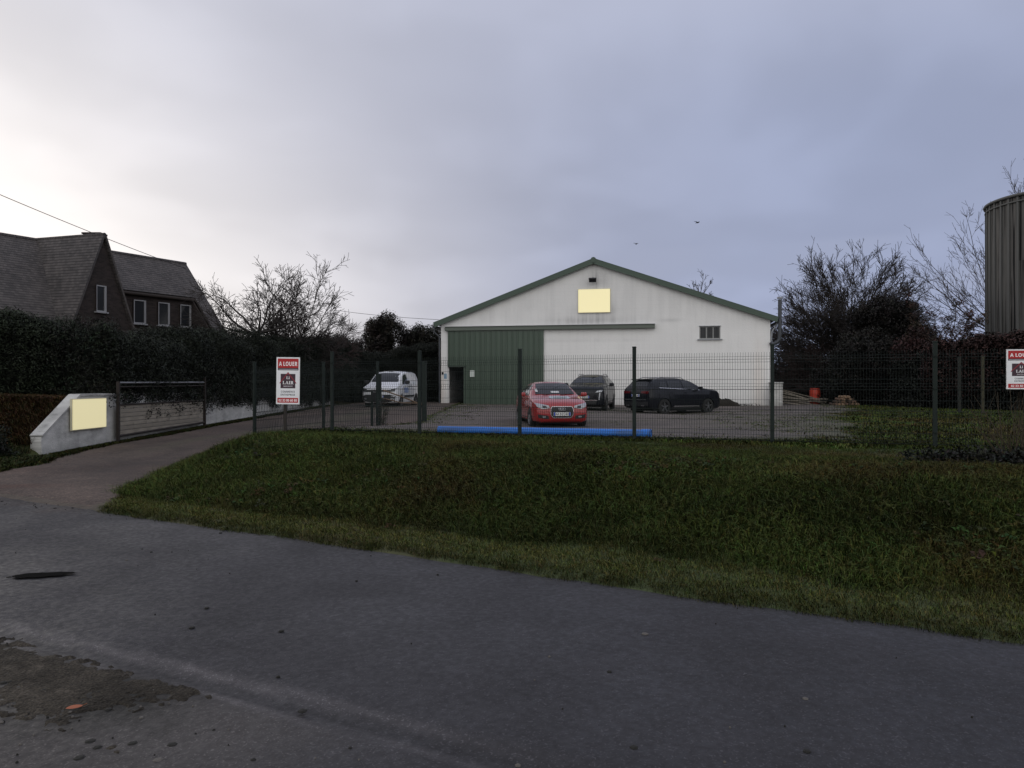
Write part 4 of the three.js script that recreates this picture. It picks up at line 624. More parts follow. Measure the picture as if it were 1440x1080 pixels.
{ // the yard entrance: two gate posts and a sagging bar between them
  const g = thing('gate_post', 'thick dark gate post where the side fence ends, with a lock box', 'post', [-3.98, landY(-3.98, -23), -23]);
  part('post', box(.14, 1.70, .14, 0, .75, 0, .01), fenceGreen, g); part('lock_box', box(.12, .26, .16, -.13, .96, .02, .012), blackish, g); part('leaf_post', box(.07, 1.15, .07, -.19, .55, .06, .008), fenceGreen, g); part('cap', box(.16, .03, .16, 0, 1.615, 0, .01), fenceGreen, g);
  const g2 = thing('gate_post', 'dark gate post at the yard end of the entrance, just right of the van', 'post', [-2.96, landY(-2.96, -26), -26]);
  part('post', box(.16, 2.15, .16, 0, .95, 0, .01), fenceGreen, g2); part('cap', box(.18, .03, .18, 0, 2.04, 0, .01), fenceGreen, g2); part('hinge', rod(V(-.11, .5, 0), V(-.11, .62, 0), .025), blackish, g2);
  const b = thing('sagging_bar', 'pair of thin wooden bars sagging across the yard entrance in front of the van', 'barrier', [0, 0, 0]);
  const y = landY(-3.5, -24); part('bar', new Tubes().add([V(-3.85, y + 1.12, -23.05), V(-3.5, y + .92, -24.3), V(-3.05, y + .62, -25.9)], .022, 6, true).geo(), std([.22, .15, .09], .8), b); part('bar', new Tubes().add([V(-3.85, y + .88, -23.1), V(-3.5, y + .72, -24.3), V(-3.05, y + .66, -25.9)], .018, 6, true).geo(), std([.20, .14, .09], .8), b);
}

// ---------------------------------------------------------------- boards on the fence
function roundedRect(c, x, y, w, h) { c.fillRect(x, y, w, h); }
const houseMark = (c, x, y, w, h) => {       // the agency's mark: a dark house front with white letters
  c.fillStyle = '#3b2230'; c.fillRect(x, y + h * .12, w, h * .88); c.fillStyle = '#8f1d2c'; c.beginPath(); c.moveTo(x - w * .06, y + h * .66); c.lineTo(x + w * .5, y); c.lineTo(x + w * 1.06, y + h * .66); c.lineTo(x + w * 1.06, y + h * .74); c.lineTo(x + w * .5, y + h * .1); c.lineTo(x - w * .06, y + h * .74); c.fill();
  c.fillStyle = '#fff'; c.textAlign = 'center'; c.textBaseline = 'middle'; c.font = 'bold ' + h * .22 + 'px serif'; c.fillText('Li', x + w * .5, y + h * .36); c.font = 'bold ' + h * .27 + 'px serif'; c.fillText('LAIR', x + w * .5, y + h * .66); c.font = h * .10 + 'px sans-serif'; c.fillText('IMMOBILIER', x + w * .5, y + h * .88);
};
const board = (w, h, tall) => canvasTex(w, h, (c) => {
  c.fillStyle = '#f2f2f4'; c.fillRect(0, 0, w, h); const m = w * .05, hh = tall ? h * .2 : h * .2;
  c.fillStyle = '#b3161c'; c.fillRect(m, h * .025, w - 2 * m, hh); c.fillStyle = '#2c1f28'; c.fillRect(m, h * .025 + hh, w - 2 * m, h * .05); c.fillStyle = '#fff'; c.textAlign = 'center'; c.textBaseline = 'middle'; c.font = 'bold ' + hh * .62 + 'px sans-serif'; c.fillText('A LOUER', w / 2, h * .03 + hh * .54, w * .8); c.fillStyle = '#c9c5cc'; c.fillRect(m * 1.6, h * .047 + hh, w - 3.2 * m, h * .012);
  houseMark(c, w * .18, h * .31, w * .64, tall ? h * .35 : h * .36);
  c.fillStyle = '#33333f'; c.textAlign = 'center'; const f = (y, t, k) => { c.font = 'bold ' + k + 'px sans-serif'; c.fillText(t, w / 2, y, w * .8); }; f(h * .735, 'COMMERCE', h * .055); f(h * .80, 'ENTREPRISE', h * .055);
  c.fillStyle = '#b3161c'; c.fillRect(m, h * .865, w - 2 * m, h * .105); c.fillStyle = '#fff'; f(h * .92, '02 33 80 60 80', h * .072);
});
{
  const w = .575, h = 1.16, d = 18.95, c = at(404, 535.5, d), o = thing('rental_sign', 'tall white and red rental sign on a post in front of the fence corner', 'sign', [c.x, 0, c.z], .02);
  const b = part('board', box(w, h, .02, 0, c.y, 0, .004), whitePaint, o); b.rotation.z = -.012; part('printed_face', new THREE.PlaneGeometry(w - .012, h - .012).translate(0, c.y, .0125), std([1, 1, 1], .45, { map: board(512, 1024, true) }), b);
  part('post', box(.07, 1.9, .06, -.06, landY(c.x, c.z) + .85, -.045, .005), std([.03, .026, .022], .9), o);
  const f = line[6], e = line[7], w2 = .47, h2 = .70, px = 1436, y = at(0, 519, 13.2).y, k = (px - 1315) / F, d2 = 13.45, x2 = (px - 720) / F * d2;
  const o2 = thing('rental_sign', 'smaller white and red rental sign fixed to the right end of the mesh fence', 'sign', [x2, y, -d2 + .0], -Math.atan2(e[1] - f[1], e[0] - f[0]) * .6);
  part('board', box(w2, h2, .012, 0, 0, 0, .004), whitePaint, o2); part('printed_face', new THREE.PlaneGeometry(w2 - .01, h2 - .01).translate(0, 0, .0085), std([1, 1, 1], .45, { map: board(640, 960, false) }), o2); for (const q of [-1, 1]) part('bracket', box(.03, .6, .14, q * .16, 0, -.076), fenceGreen, o2);
}

// ---------------------------------------------------------------- blue pipe and yard clutter
{
  const a = at(617, 607, 18.5), b = at(916, 615, 16.9); const r = .098; a.y = landY(a.x, a.z) + r - .01; b.y = landY(b.x, b.z) + r - .01; const l = a.distanceTo(b), o = thing('blue_pipe', 'long bright blue plastic pipe lying in the grass behind the fence', 'pipe', [a.x, a.y, a.z]);
  const m = std([1, 1, 1], .5, { map: tex(128, 1024, (u, v) => { const d = ss(.5, .78, fbm(u * 5, v * 40, 0, 4, 5)) * .55, e = .9 + .25 * fbm(u * 3, v * 12, 4, 3, 3); return [lerp(.026 * e, .07, d), lerp(.18 * e, .10, d), lerp(.62 * e, .16, d)]; }) }), sh = new THREE.LatheGeometry([[r - .008, 0], [r, 0], [r, l - .22], [r + .010, l - .20], [r + .010, l], [r - .006, l], [r - .008, l - .2], [r - .008, 0]].map(([x, y]) => new THREE.Vector2(x, y)), 32); o.quaternion.setFromUnitVectors(V(0, 1, 0), b.clone().sub(a).normalize()); part('pipe_wall', sh, m, o); part('socket_ring', new THREE.TorusGeometry(r + .006, .010, 8, 32).rotateX(Math.PI / 2).translate(0, l - .02, 0), blackish, o); part('inner_dark', new THREE.CylinderGeometry(r - .009, r - .009, .01, 24).translate(0, l - .12, 0), blackish, o);
}
{
  const c = at(1146, 563, 44), y = landY(c.x, c.z), o = thing('barrel', 'red plastic barrel standing by the brushwood right of the warehouse', 'barrel', [c.x, y, c.z]); const prof = [[0, 0], [.24, 0], [.28, .05], [.29, .28], [.30, .30], [.29, .32], [.30, .60], [.31, .62], [.30, .64], [.285, .86], [.25, .90], [0, .90]].map(([a, b]) => new THREE.Vector2(a, b * 1.03)); part('drum', new THREE.LatheGeometry(prof, 28), std([.50, .045, .022], .45), o); part('lid', new THREE.CylinderGeometry(.27, .27, .03, 24).translate(0, .935, 0), std([.4, .035, .02], .5), o);
  const r = rngOf(44), lc = at(1188, 570, 42), lo = thing('log_pile', 'pile of split firewood logs at the edge of the gravel', 'firewood', [lc.x, landY(lc.x, lc.z), lc.z]); const lm = [std([.30, .20, .13], .9), std([.16, .10, .07], .9), std([.08, .055, .04], .95)];
  const lg = new THREE.CylinderGeometry(.07, .08, .42, 7); for (let row = 0; row < 4; row++) for (let k = 0; k < 9 - row * 2; k++) { const m = part('log', lg, lm[Math.floor(r() * 3)], lo); m.position.set((k - (8 - row * 2) / 2) * .17 + (r() - .5) * .05, .08 + row * .135, (r() - .5) * .15); m.rotation.set(Math.PI / 2 + (r() - .5) * .2, 0, (r() - .5) * .35); }
  const pc = at(1118, 562, 43.5), po = thing('plank_pile', 'heap of grey planks and poles lying beside the warehouse corner', 'planks', [pc.x, landY(pc.x, pc.z), pc.z]); for (let k = 0; k < 16; k++) { const m = part('plank', box(2.2 + 1.4 * r(), .05, .14), k % 3 ? greyWood : woodMat, po); m.position.set((r() - .5) * 1.3, .06 + k * .035, (r() - .5) * .8); m.rotation.set((r() - .5) * .2, (r() - .5) * .6, -.22 * r() - (k > 12 ? .12 : 0)); }
  const bc = at(1091, 574, 40.4), bo = thing('concrete_block', 'upright grey concrete block beside the right corner of the warehouse', 'block', [bc.x, landY(bc.x, bc.z), bc.z]); part('block_body', box(.62, 1.25, .4, 0, .6, 0, .03), concreteMat, bo); part('block_cap', box(.66, .06, .44, 0, 1.25, 0, .02), concreteMat, bo);
  // soil heap against the wall
  const hc = V(10.9, landY(10.9, -40.6), -40.6), ho = thing('soil_heap', 'low heap of dark soil and leaves against the warehouse wall behind the black car', 'soil'); ho.position.copy(hc); const hg = new THREE.SphereGeometry(1, 40, 16, 0, 6.2832, 0, Math.PI / 2), hp = hg.attributes.position; for (let i = 0; i < hp.count; i++) { const x = hp.getX(i), y = hp.getY(i), z = hp.getZ(i), n = fbm(x * 3 + 5, z * 3 + 2, y * 2, 4); hp.setXYZ(i, x * 1.15, (y * .42 - .04) * (.5 + n), z * .42); } hg.computeVertexNormals(); part('mound', hg, std([.018, .015, .011], 1, { bumpMap: scaled(T.blotch, 3), bumpScale: .06 }), ho); scatter('dead_leaves', clumpLeaf, foliageMat, sow(90, 45, -1.3, 2.0, -.4, .3, () => 1, (x, z, q) => ({ p: V(x, .06 + .26 * Math.max(0, 1 - x * x) * q(), z), s: .3 + .2 * q(), r: q() * 6, c: [.022, .018, .012] })), ho);
  // old posts in front of the right hand hedge
  [[1349, 'greenish wooden post in the middle of the back fence'], [1382, 'pale mossy wooden post standing closest to the silo']].forEach(([px, t], i) => { const d = [31, 30][i], p = at(px, 540, d), y = landY(p.x, p.z), o2 = thing('fence_post', t, 'post', [p.x, y, p.z]); part('shaft', box(.10, 2.35, .10, 0, 1.1, 0, .012), i === 1 ? std([.045, .042, .024], .95) : std([.02, .022, .018], .95), o2); for (const h of [.6, 1.2, 1.9]) part('staple', box(.04, .05, .02, .02, h, .072), blackish, o2); });
}
// overhead wires and two birds
{
  const wire = (pts, r) => { const g = new Tubes(), l = []; const [a, b] = pts; for (let i = 0; i <= 24; i++) { const t = i / 24, p = a.clone().lerp(b, t); p.y -= 4 * t * (1 - t) * pts[2]; l.push(p); } return g.add(l, r, 5).geo(); };
  const a = at(-260, 160, 22), b = at(262, 378, 41); const m = struct('overhead_wire', wire([a, b, .15], .014), blackish); delete m.userData.kind; tag(m, 'black overhead wire coming down to the ridge of the brown house', 'wire');
  const c = at(470, 436, 52), e = at(617, 449.5, 44.6), m2 = part('overhead_wire', wire([c, e, .08], .013), blackish, scene); m2.name = 'overhead_wire_001'; tag(m2, 'thin wire running from the bare trees to the left eave of the warehouse', 'wire');
  [[981, 313, 60, 'small black bird in flight, the higher one and further right', .5], [895, 343, 70, 'small black bird in flight, the lower one above the warehouse roof', .2]].forEach(([px, py, d, t, q]) => { const p = at(px, py, d), o = thing('bird', t, 'bird', [p.x, p.y, p.z], q), bm = blackish; const body = new THREE.SphereGeometry(.06, 12, 8).scale(1, .8, 2.4), hd = new THREE.SphereGeometry(.04, 8, 6).translate(0, .02, .16), bk = new THREE.ConeGeometry(.012, .05, 6).rotateX(Math.PI / 2).translate(0, .02, .215), tail = box(.08, .01, .14, 0, 0, -.18); part('body', join([body, hd, bk, tail]), bm, o); for (const s of [-1, 1]) { const w = new THREE.Shape(); w.moveTo(0, -.07); w.lineTo(.14, -.05); w.lineTo(.30, -.12); w.lineTo(.17, .06); w.lineTo(0, .07); const g = new THREE.ExtrudeGeometry(w, { depth: .008, bevelEnabled: false }).rotateX(Math.PI / 2).scale(s, 1, 1).rotateZ(s * .35); part('wing', g, std([.012, .012, .014], .8, { side: THREE.DoubleSide }), o); } });
}

// ---------------------------------------------------------------- vehicles
const csg = new Evaluator(); csg.attributes = ['position', 'normal'];
const rubber = std([.012, .012, .012], .85), alloy = std([.32, .32, .33], .4, { metalness: .7 }), chrome = std([.62, .62, .64], .2, { metalness: .9 }), plastic = std([.018, .018, .020], .6);
const carGlass = new THREE.MeshPhysicalMaterial({ color: new THREE.Color().setRGB(.012, .014, .017), roughness: .06 }), lampGlass = new THREE.MeshPhysicalMaterial({ color: new THREE.Color().setRGB(.38, .39, .41), roughness: .15, metalness: .4 }), tailRed = new THREE.MeshPhysicalMaterial({ color: new THREE.Color().setRGB(.10, .006, .008), roughness: .15 });
const paint = (rgb, metal = .1) => new THREE.MeshPhysicalMaterial({ color: new THREE.Color().setRGB(...rgb), roughness: .45, metalness: metal, clearcoat: 1, clearcoatRoughness: .06 });
function carBody(keys, arches, crown = .02) {
  const st = []; for (let i = 0; i < keys.length - 1; i++) { const a = keys[i], b = keys[i + 1], n = Math.max(1, Math.round((a[0] - b[0]) / .09)); for (let k = 0; k < n; k++) st.push(a.map((v, j) => lerp(v, b[j], k / n))); } st.push(keys[keys.length - 1]);
  const p = [], ix = [], ring = 20;
  for (const [z, w, b, belt, top, wr] of st) {
    const wb = w * .955, h = top - belt, half = [[0, b], [.8 * w, b], [.95 * w, b + .05], [w, b + .34 * (belt - b)], [w * .992, b + .72 * (belt - b)], [wb, belt], [lerp(wb, wr, .5) + .012 * h, belt + .52 * h], [wr, top - .075 * clamp(h * 2, .1, 1)], [wr * .86, top - .012 * clamp(h * 3, .2, 1)], [wr * .45, top + crown * .7], [0, top + crown]];
    for (const [x, y] of half) p.push(x, y, z); for (let k = half.length - 2; k > 0; k--) p.push(-half[k][0], half[k][1], z);
  }
  const n = st.length; for (let i = 0; i < n - 1; i++) for (let k = 0; k < ring; k++) { const A = i * ring + k, B = i * ring + (k + 1) % ring; ix.push(A, B, A + ring, B, B + ring, A + ring); }
  for (const [i, f] of [[0, 1], [n - 1, -1]]) { const c = p.length / 3, [z, , b, belt, top] = st[i]; p.push(0, (b + top) / 2, z); for (let k = 0; k < ring; k++) { const A = i * ring + k, B = i * ring + (k + 1) % ring; f > 0 ? ix.push(c, B, A) : ix.push(c, A, B); } }
  let g = new THREE.BufferGeometry(); g.setAttribute('position', new THREE.Float32BufferAttribute(p, 3)); g.setIndex(ix); 
  { const pos = g.attributes.position; let vol = 0; const a = V(), b = V(), c = V(); for (let i = 0; i < ix.length; i += 3) { a.fromBufferAttribute(pos, ix[i]); b.fromBufferAttribute(pos, ix[i + 1]); c.fromBufferAttribute(pos, ix[i + 2]); vol += a.dot(b.cross(c)); } if (vol < 0) for (let i = 0; i < ix.length; i += 3) { const t = ix[i]; ix[i] = ix[i + 1]; ix[i + 1] = t; } g.setIndex(ix); }
  g = toCreasedNormals(g, .55);
  let br = new Brush(g); br.updateMatrixWorld();
  for (const [z, r, w] of arches) for (const s of [-1, 1]) { const c = new Brush(new THREE.CylinderGeometry(r, r, .42, 30).rotateZ(Math.PI / 2).translate(s * (w + .02), r * .86, z)); c.updateMatrixWorld(); br = csg.evaluate(br, c, SUBTRACTION); br.updateMatrixWorld(); }
  const out = new THREE.Mesh(br.geometry, new THREE.MeshBasicMaterial({ side: THREE.DoubleSide })); out.geometry.clearGroups(); out.updateMatrixWorld(); return { body: out.geometry, hull: new THREE.Mesh(g, out.material) };
}
const caster = new THREE.Raycaster();
// lay a flat outline onto the body: seen from the front, back, side or top, following its curves
function laid(hull, outline, from, off = .006) {
  const geo = new THREE.ShapeGeometry(new THREE.Shape(outline.map(([a, b]) => new THREE.Vector2(a, b)))), q = geo.attributes.position, id = geo.index; let tri = []; for (let i = 0; i < id.count; i++) tri.push([q.getX(id.getX(i)), q.getY(id.getX(i))]);
  for (let pass = 0; pass < 5; pass++) { const nx = []; for (let i = 0; i < tri.length; i += 3) { const t = tri.slice(i, i + 3); const e = [0, 1, 2].map((k) => Math.hypot(t[k][0] - t[(k + 1) % 3][0], t[k][1] - t[(k + 1) % 3][1])), m = e.indexOf(Math.max(...e)); if (e[m] < .1) { nx.push(...t); continue; } const a = t[m], b = t[(m + 1) % 3], c = t[(m + 2) % 3], mid = [(a[0] + b[0]) / 2, (a[1] + b[1]) / 2]; nx.push(a, mid, c, mid, b, c); } tri = nx; }
  const o = V(), d = V(), p = [];
  for (const [a, b] of tri) {
    if (from === 'front') { o.set(a, b, 6); d.set(0, 0, -1); } else if (from === 'back') { o.set(a, b, -6); d.set(0, 0, 1); } else if (from === 'right') { o.set(6, b, a); d.set(-1, 0, 0); } else if (from === 'left') { o.set(-6, b, a); d.set(1, 0, 0); } else { o.set(a, 6, b); d.set(0, -1, 0); }
    caster.set(o, d); const h = caster.intersectObject(hull)[0], r = h ? h.point.clone() : o.clone().addScaledVector(d, 6); r.addScaledVector(d, -off); if (h && h.face) { const n = h.face.normal.clone(); if (n.dot(d) > 0) n.negate(); r.addScaledVector(n, off * .6); } p.push(r.x, r.y, r.z);
  }
  let g = new THREE.BufferGeometry(); g.setAttribute('position', new THREE.Float32BufferAttribute(p, 3)); return toCreasedNormals(g, .5);
}
const mir = (l) => l.map(([a, b]) => [-a, b]).reverse();
const rr = (x, y, w, h, r = .03) => { const o = []; for (const [cx, cy, a0] of [[x + w - r, y + h - r, 0], [x + r, y + h - r, 1.57], [x + r, y + r, 3.14], [x + w - r, y + r, 4.71]]) for (let k = 0; k <= 3; k++) o.push([cx + r * Math.cos(a0 + k * .5236), cy + r * Math.sin(a0 + k * .5236)]); return o; };
function wheel(parent, x, z, R, w, rimMat, spokes = 5) {
  const t = part('wheel', new THREE.LatheGeometry([[R * .62, -w / 2], [R * .9, -w / 2], [R * .97, -w / 2 + .02], [R, -w / 4], [R, w / 4], [R * .97, w / 2 - .02], [R * .9, w / 2], [R * .62, w / 2]].map(([a, b]) => new THREE.Vector2(a, b)), 36).rotateZ(Math.PI / 2), rubber, parent); t.position.set(x, R, z);
  const s = Math.sign(x), g = [new THREE.CylinderGeometry(R * .16, R * .16, .05, 16).rotateZ(Math.PI / 2).translate(s * w * .36, 0, 0), new THREE.TorusGeometry(R * .64, R * .035, 6, 32).rotateY(Math.PI / 2).translate(s * w * .42, 0, 0)];
  for (let k = 0; k < spokes; k++) g.push(box(.03, R * .58, R * .17, s * w * .36, R * .36, 0, .008).rotateX(k / spokes * 6.283));
  part('rim', join(g), rimMat, t); part('brake_disc', new THREE.CylinderGeometry(R * .6, R * .6, .02, 24).rotateZ(Math.PI / 2).translate(s * w * .1, 0, 0), std([.03, .03, .032], .7), t);
}
const plateTex = (text, yellow) => canvasTex(260, 56, (c) => { c.fillStyle = '#d8d8d6'; c.fillRect(0, 0, 260, 56); c.fillStyle = '#1b3fa0'; c.fillRect(0, 0, 22, 56); c.fillRect(238, 0, 22, 56); c.fillStyle = '#111'; c.font = 'bold 44px sans-serif'; c.textAlign = 'center'; c.textBaseline = 'middle'; c.fillText(text, 130, 30, 205); });
function plate(parent, text, x, y, z, back) { const m = part('number_plate', box(.52, .11, .012, 0, 0, 0), whitePaint, parent); m.position.set(x, y, z); if (back) m.rotation.y = Math.PI; part('plate_print', new THREE.PlaneGeometry(.51, .10).translate(0, 0, .0085), std([1, 1, 1], .4, { map: plateTex(text) }), m); }
function mirrors(parent, x, y, z, mat, s = 1) { for (const q of [-1, 1]) { const m = part('mirror', join([new RoundedBoxGeometry(.20 * s, .14 * s, .11 * s, 2, .045 * s).translate(q * .09, .02, 0), box(.12, .03, .05, q * -.03, -.03, 0)]), mat, parent); m.position.set(q * x, y, z); part('mirror_glass', box(.16 * s, .10 * s, .006, q * .09, .02, -.056 * s), carGlass, m); } }
const seam = std([.004, .004, .004], .9);
function seams(body, hull, paths, side) { for (const l of paths) part('door_seam', join(l.slice(1).map((b, i) => { const a = l[i], dx = b[0] - a[0], dy = b[1] - a[1], n = Math.hypot(dx, dy), ox = -dy / n * .005, oy = dx / n * .005; return laid(hull, [[a[0] - ox, a[1] - oy], [b[0] - ox, b[1] - oy], [b[0] + ox, b[1] + oy], [a[0] + ox, a[1] + oy]], side, .003); })), seam, body); }
const flipZ = (l) => l;      // side outlines are (z, y) for both sides

// red hatchback
{
  const c = at(773, 540, 25.1), y = .25, o = thing('hatchback', 'small red hatchback with a sticker on its bonnet parked facing the lane', 'car', [c.x, y, c.z], .14);
  const red = paint([.30, .010, .010]), { body, hull } = carBody([[1.975, .52, .30, .52, .56, .44], [1.95, .66, .24, .60, .64, .56], [1.90, .76, .20, .68, .72, .64], [1.78, .825, .18, .74, .79, .70], [1.55, .86, .18, .80, .865, .74], [1.2, .87, .18, .86, .93, .75], [.98, .87, .18, .885, .975, .74], [.85, .87, .18, .90, 1.02, .72], [.5, .87, .18, .915, 1.235, .635], [.12, .87, .18, .93, 1.385, .565], [-.25, .87, .18, .94, 1.415, .555], [-.9, .87, .18, .96, 1.395, .55], [-1.4, .865, .18, .98, 1.32, .535], [-1.72, .85, .20, .98, 1.12, .60], [-1.88, .82, .24, .94, .98, .68], [-1.95, .74, .3, .84, .87, .62], [-1.975, .6, .36, .74, .77, .5]], [[1.2, .345, .87], [-1.24, .345, .87]]);
  const b = part('body', body, red, o);
  part('windscreen', laid(hull, [[-.63, 1.03], [.63, 1.03], [.50, 1.355], [.25, 1.372], [-.25, 1.372], [-.50, 1.355]], 'front', .016), carGlass, o);
  for (const s of ['left', 'right']) { part('side_window', laid(hull, [[.60, .965], [-.34, .985], [-.34, 1.32], [.10, 1.325]].reverse(), s), carGlass, o); part('side_window', laid(hull, [[-.42, .99], [-1.28, 1.05], [-1.0, 1.27], [-.42, 1.32]].reverse(), s), carGlass, o); seams(b, hull, [[[.78, .32], [.80, .90]], [[-.39, .32], [-.40, .98]], [[.78, .32], [-.39, .32]]], s); part('door_handle', laid(hull, rr(-.30, .80, .18, .03, .012), s, .03), red, o); }
  part('rear_window', laid(hull, [[-.52, 1.02], [.52, 1.02], [.46, 1.28], [-.46, 1.28]], 'back'), carGlass, o);
  part('grille', laid(hull, [[-.27, .34], [.27, .34], [.335, .44], [.335, .60], [.30, .66], [-.30, .66], [-.335, .60], [-.335, .44]], 'front', .010), plastic, o);
  const fr = [[-.27, .34], [.27, .34], [.335, .44], [.335, .60], [.30, .66], [-.30, .66], [-.335, .60], [-.335, .44]];
  part('grille_frame', join(fr.map((a, i) => { const e = fr[(i + 1) % 8], dx = e[0] - a[0], dy = e[1] - a[1], n = Math.hypot(dx, dy), k = .014; return laid(hull, [[a[0] - dy / n * 0, a[1]], [e[0], e[1]], [e[0] + dy / n * k, e[1] - dx / n * k], [a[0] + dy / n * k, a[1] - dx / n * k]].reverse(), 'front', .016); })), chrome, o);
  for (let k = 0; k < 3; k++) part('grille_bar', laid(hull, [[-.30, .56 + k * .03], [.30, .56 + k * .03], [.30, .566 + k * .03], [-.30, .566 + k * .03]], 'front', .014), std([.05, .05, .05], .5), o);
  part('ring_emblem', join([-1.5, -.5, .5, 1.5].map((k) => new THREE.TorusGeometry(.034, .007, 6, 20).translate(k * .048, .595, 2.0))), chrome, o);
  plate(o, 'AA 921 AH', 0, .45, 1.995);
  for (const q of [0, 1]) { const f = q ? mir : (l) => l; part('headlight', laid(hull, f([[.36, .625], [.60, .60], [.74, .66], [.80, .78], [.70, .765], [.40, .70]]), 'front', .010), lampGlass, o); part('lamp_unit', laid(hull, f([[.46, .635], [.58, .625], [.60, .70], [.48, .69]]), 'front', .014), std([.05, .05, .055], .2, { metalness: .5 }), o); part('air_intake', laid(hull, f([[.40, .30], [.70, .33], [.74, .44], [.42, .40]]), 'front', .008), plastic, o); part('fog_lamp', laid(hull, f(rr(.50, .34, .10, .05, .02)), 'front', .014), lampGlass, o); part('tail_lamp', laid(hull, f([[.46, .76], [.72, .74], [.74, .92], [.46, .90]]), 'back', .01), tailRed, o); part('sill_trim', laid(hull, [[.80, .20], [-.85, .20], [-.85, .25], [.80, .25]].reverse(), q ? 'left' : 'right', .012), plastic, o); }
  part('bonnet_sticker', laid(hull, [[-.24, 1.10], [.36, 1.10], [.40, 1.30], [.32, 1.45], [.05, 1.52], [-.20, 1.46], [-.28, 1.30]].map(([a, z]) => [a, z]), 'top', .004), std([1, 1, 1], .4, { map: canvasTex(128, 128, (g) => { g.fillStyle = '#aab4ba'; g.fillRect(0, 0, 128, 128); }) }), o);
  // letters of the sticker, too blurred to read in the photograph, are left as dark bars
  for (let k = 0; k < 3; k++) part('sticker_stripe', laid(hull, [[-.18 + k * .03, 1.20 + k * .09], [.30 - k * .03, 1.20 + k * .09], [.30 - k * .03, 1.235 + k * .09], [-.18 + k * .03, 1.235 + k * .09]], 'top', .008), std([[.5, .5, .5], [.10, .13, .16], [.55, .55, .55]][k], .4), o);
  part('windscreen_badge', laid(hull, rr(-.60, 1.09, .07, .10, .01), 'front', .026), std([.6, .62, .62], .5), o); part('windscreen_badge', laid(hull, rr(-.12, 1.06, .26, .055, .01), 'front', .026), std([.55, .56, .56], .5), o);
  for (const [a, e] of [[-.5, .05], [.05, .55]]) { const p0 = V(a + .1, 1.01, .96), p1 = V(e, 1.045, .84); part('wiper', rod(p0, p1, .008, 5), blackish, o); }
  part('aerial', rod(V(0, 1.40, -1.2), V(0, 1.60, -1.42), .004, 5), blackish, o);
  mirrors(o, .90, 1.0, .62, red, .95);
  for (const s of [-1, 1]) { wheel(o, s * .775, 1.2, .315, .20, alloy, 5); wheel(o, s * .775, -1.24, .315, .20, alloy, 5); }
  part('underbody', box(1.4, .16, 3.3, 0, .22, 0), blackish, o);
}
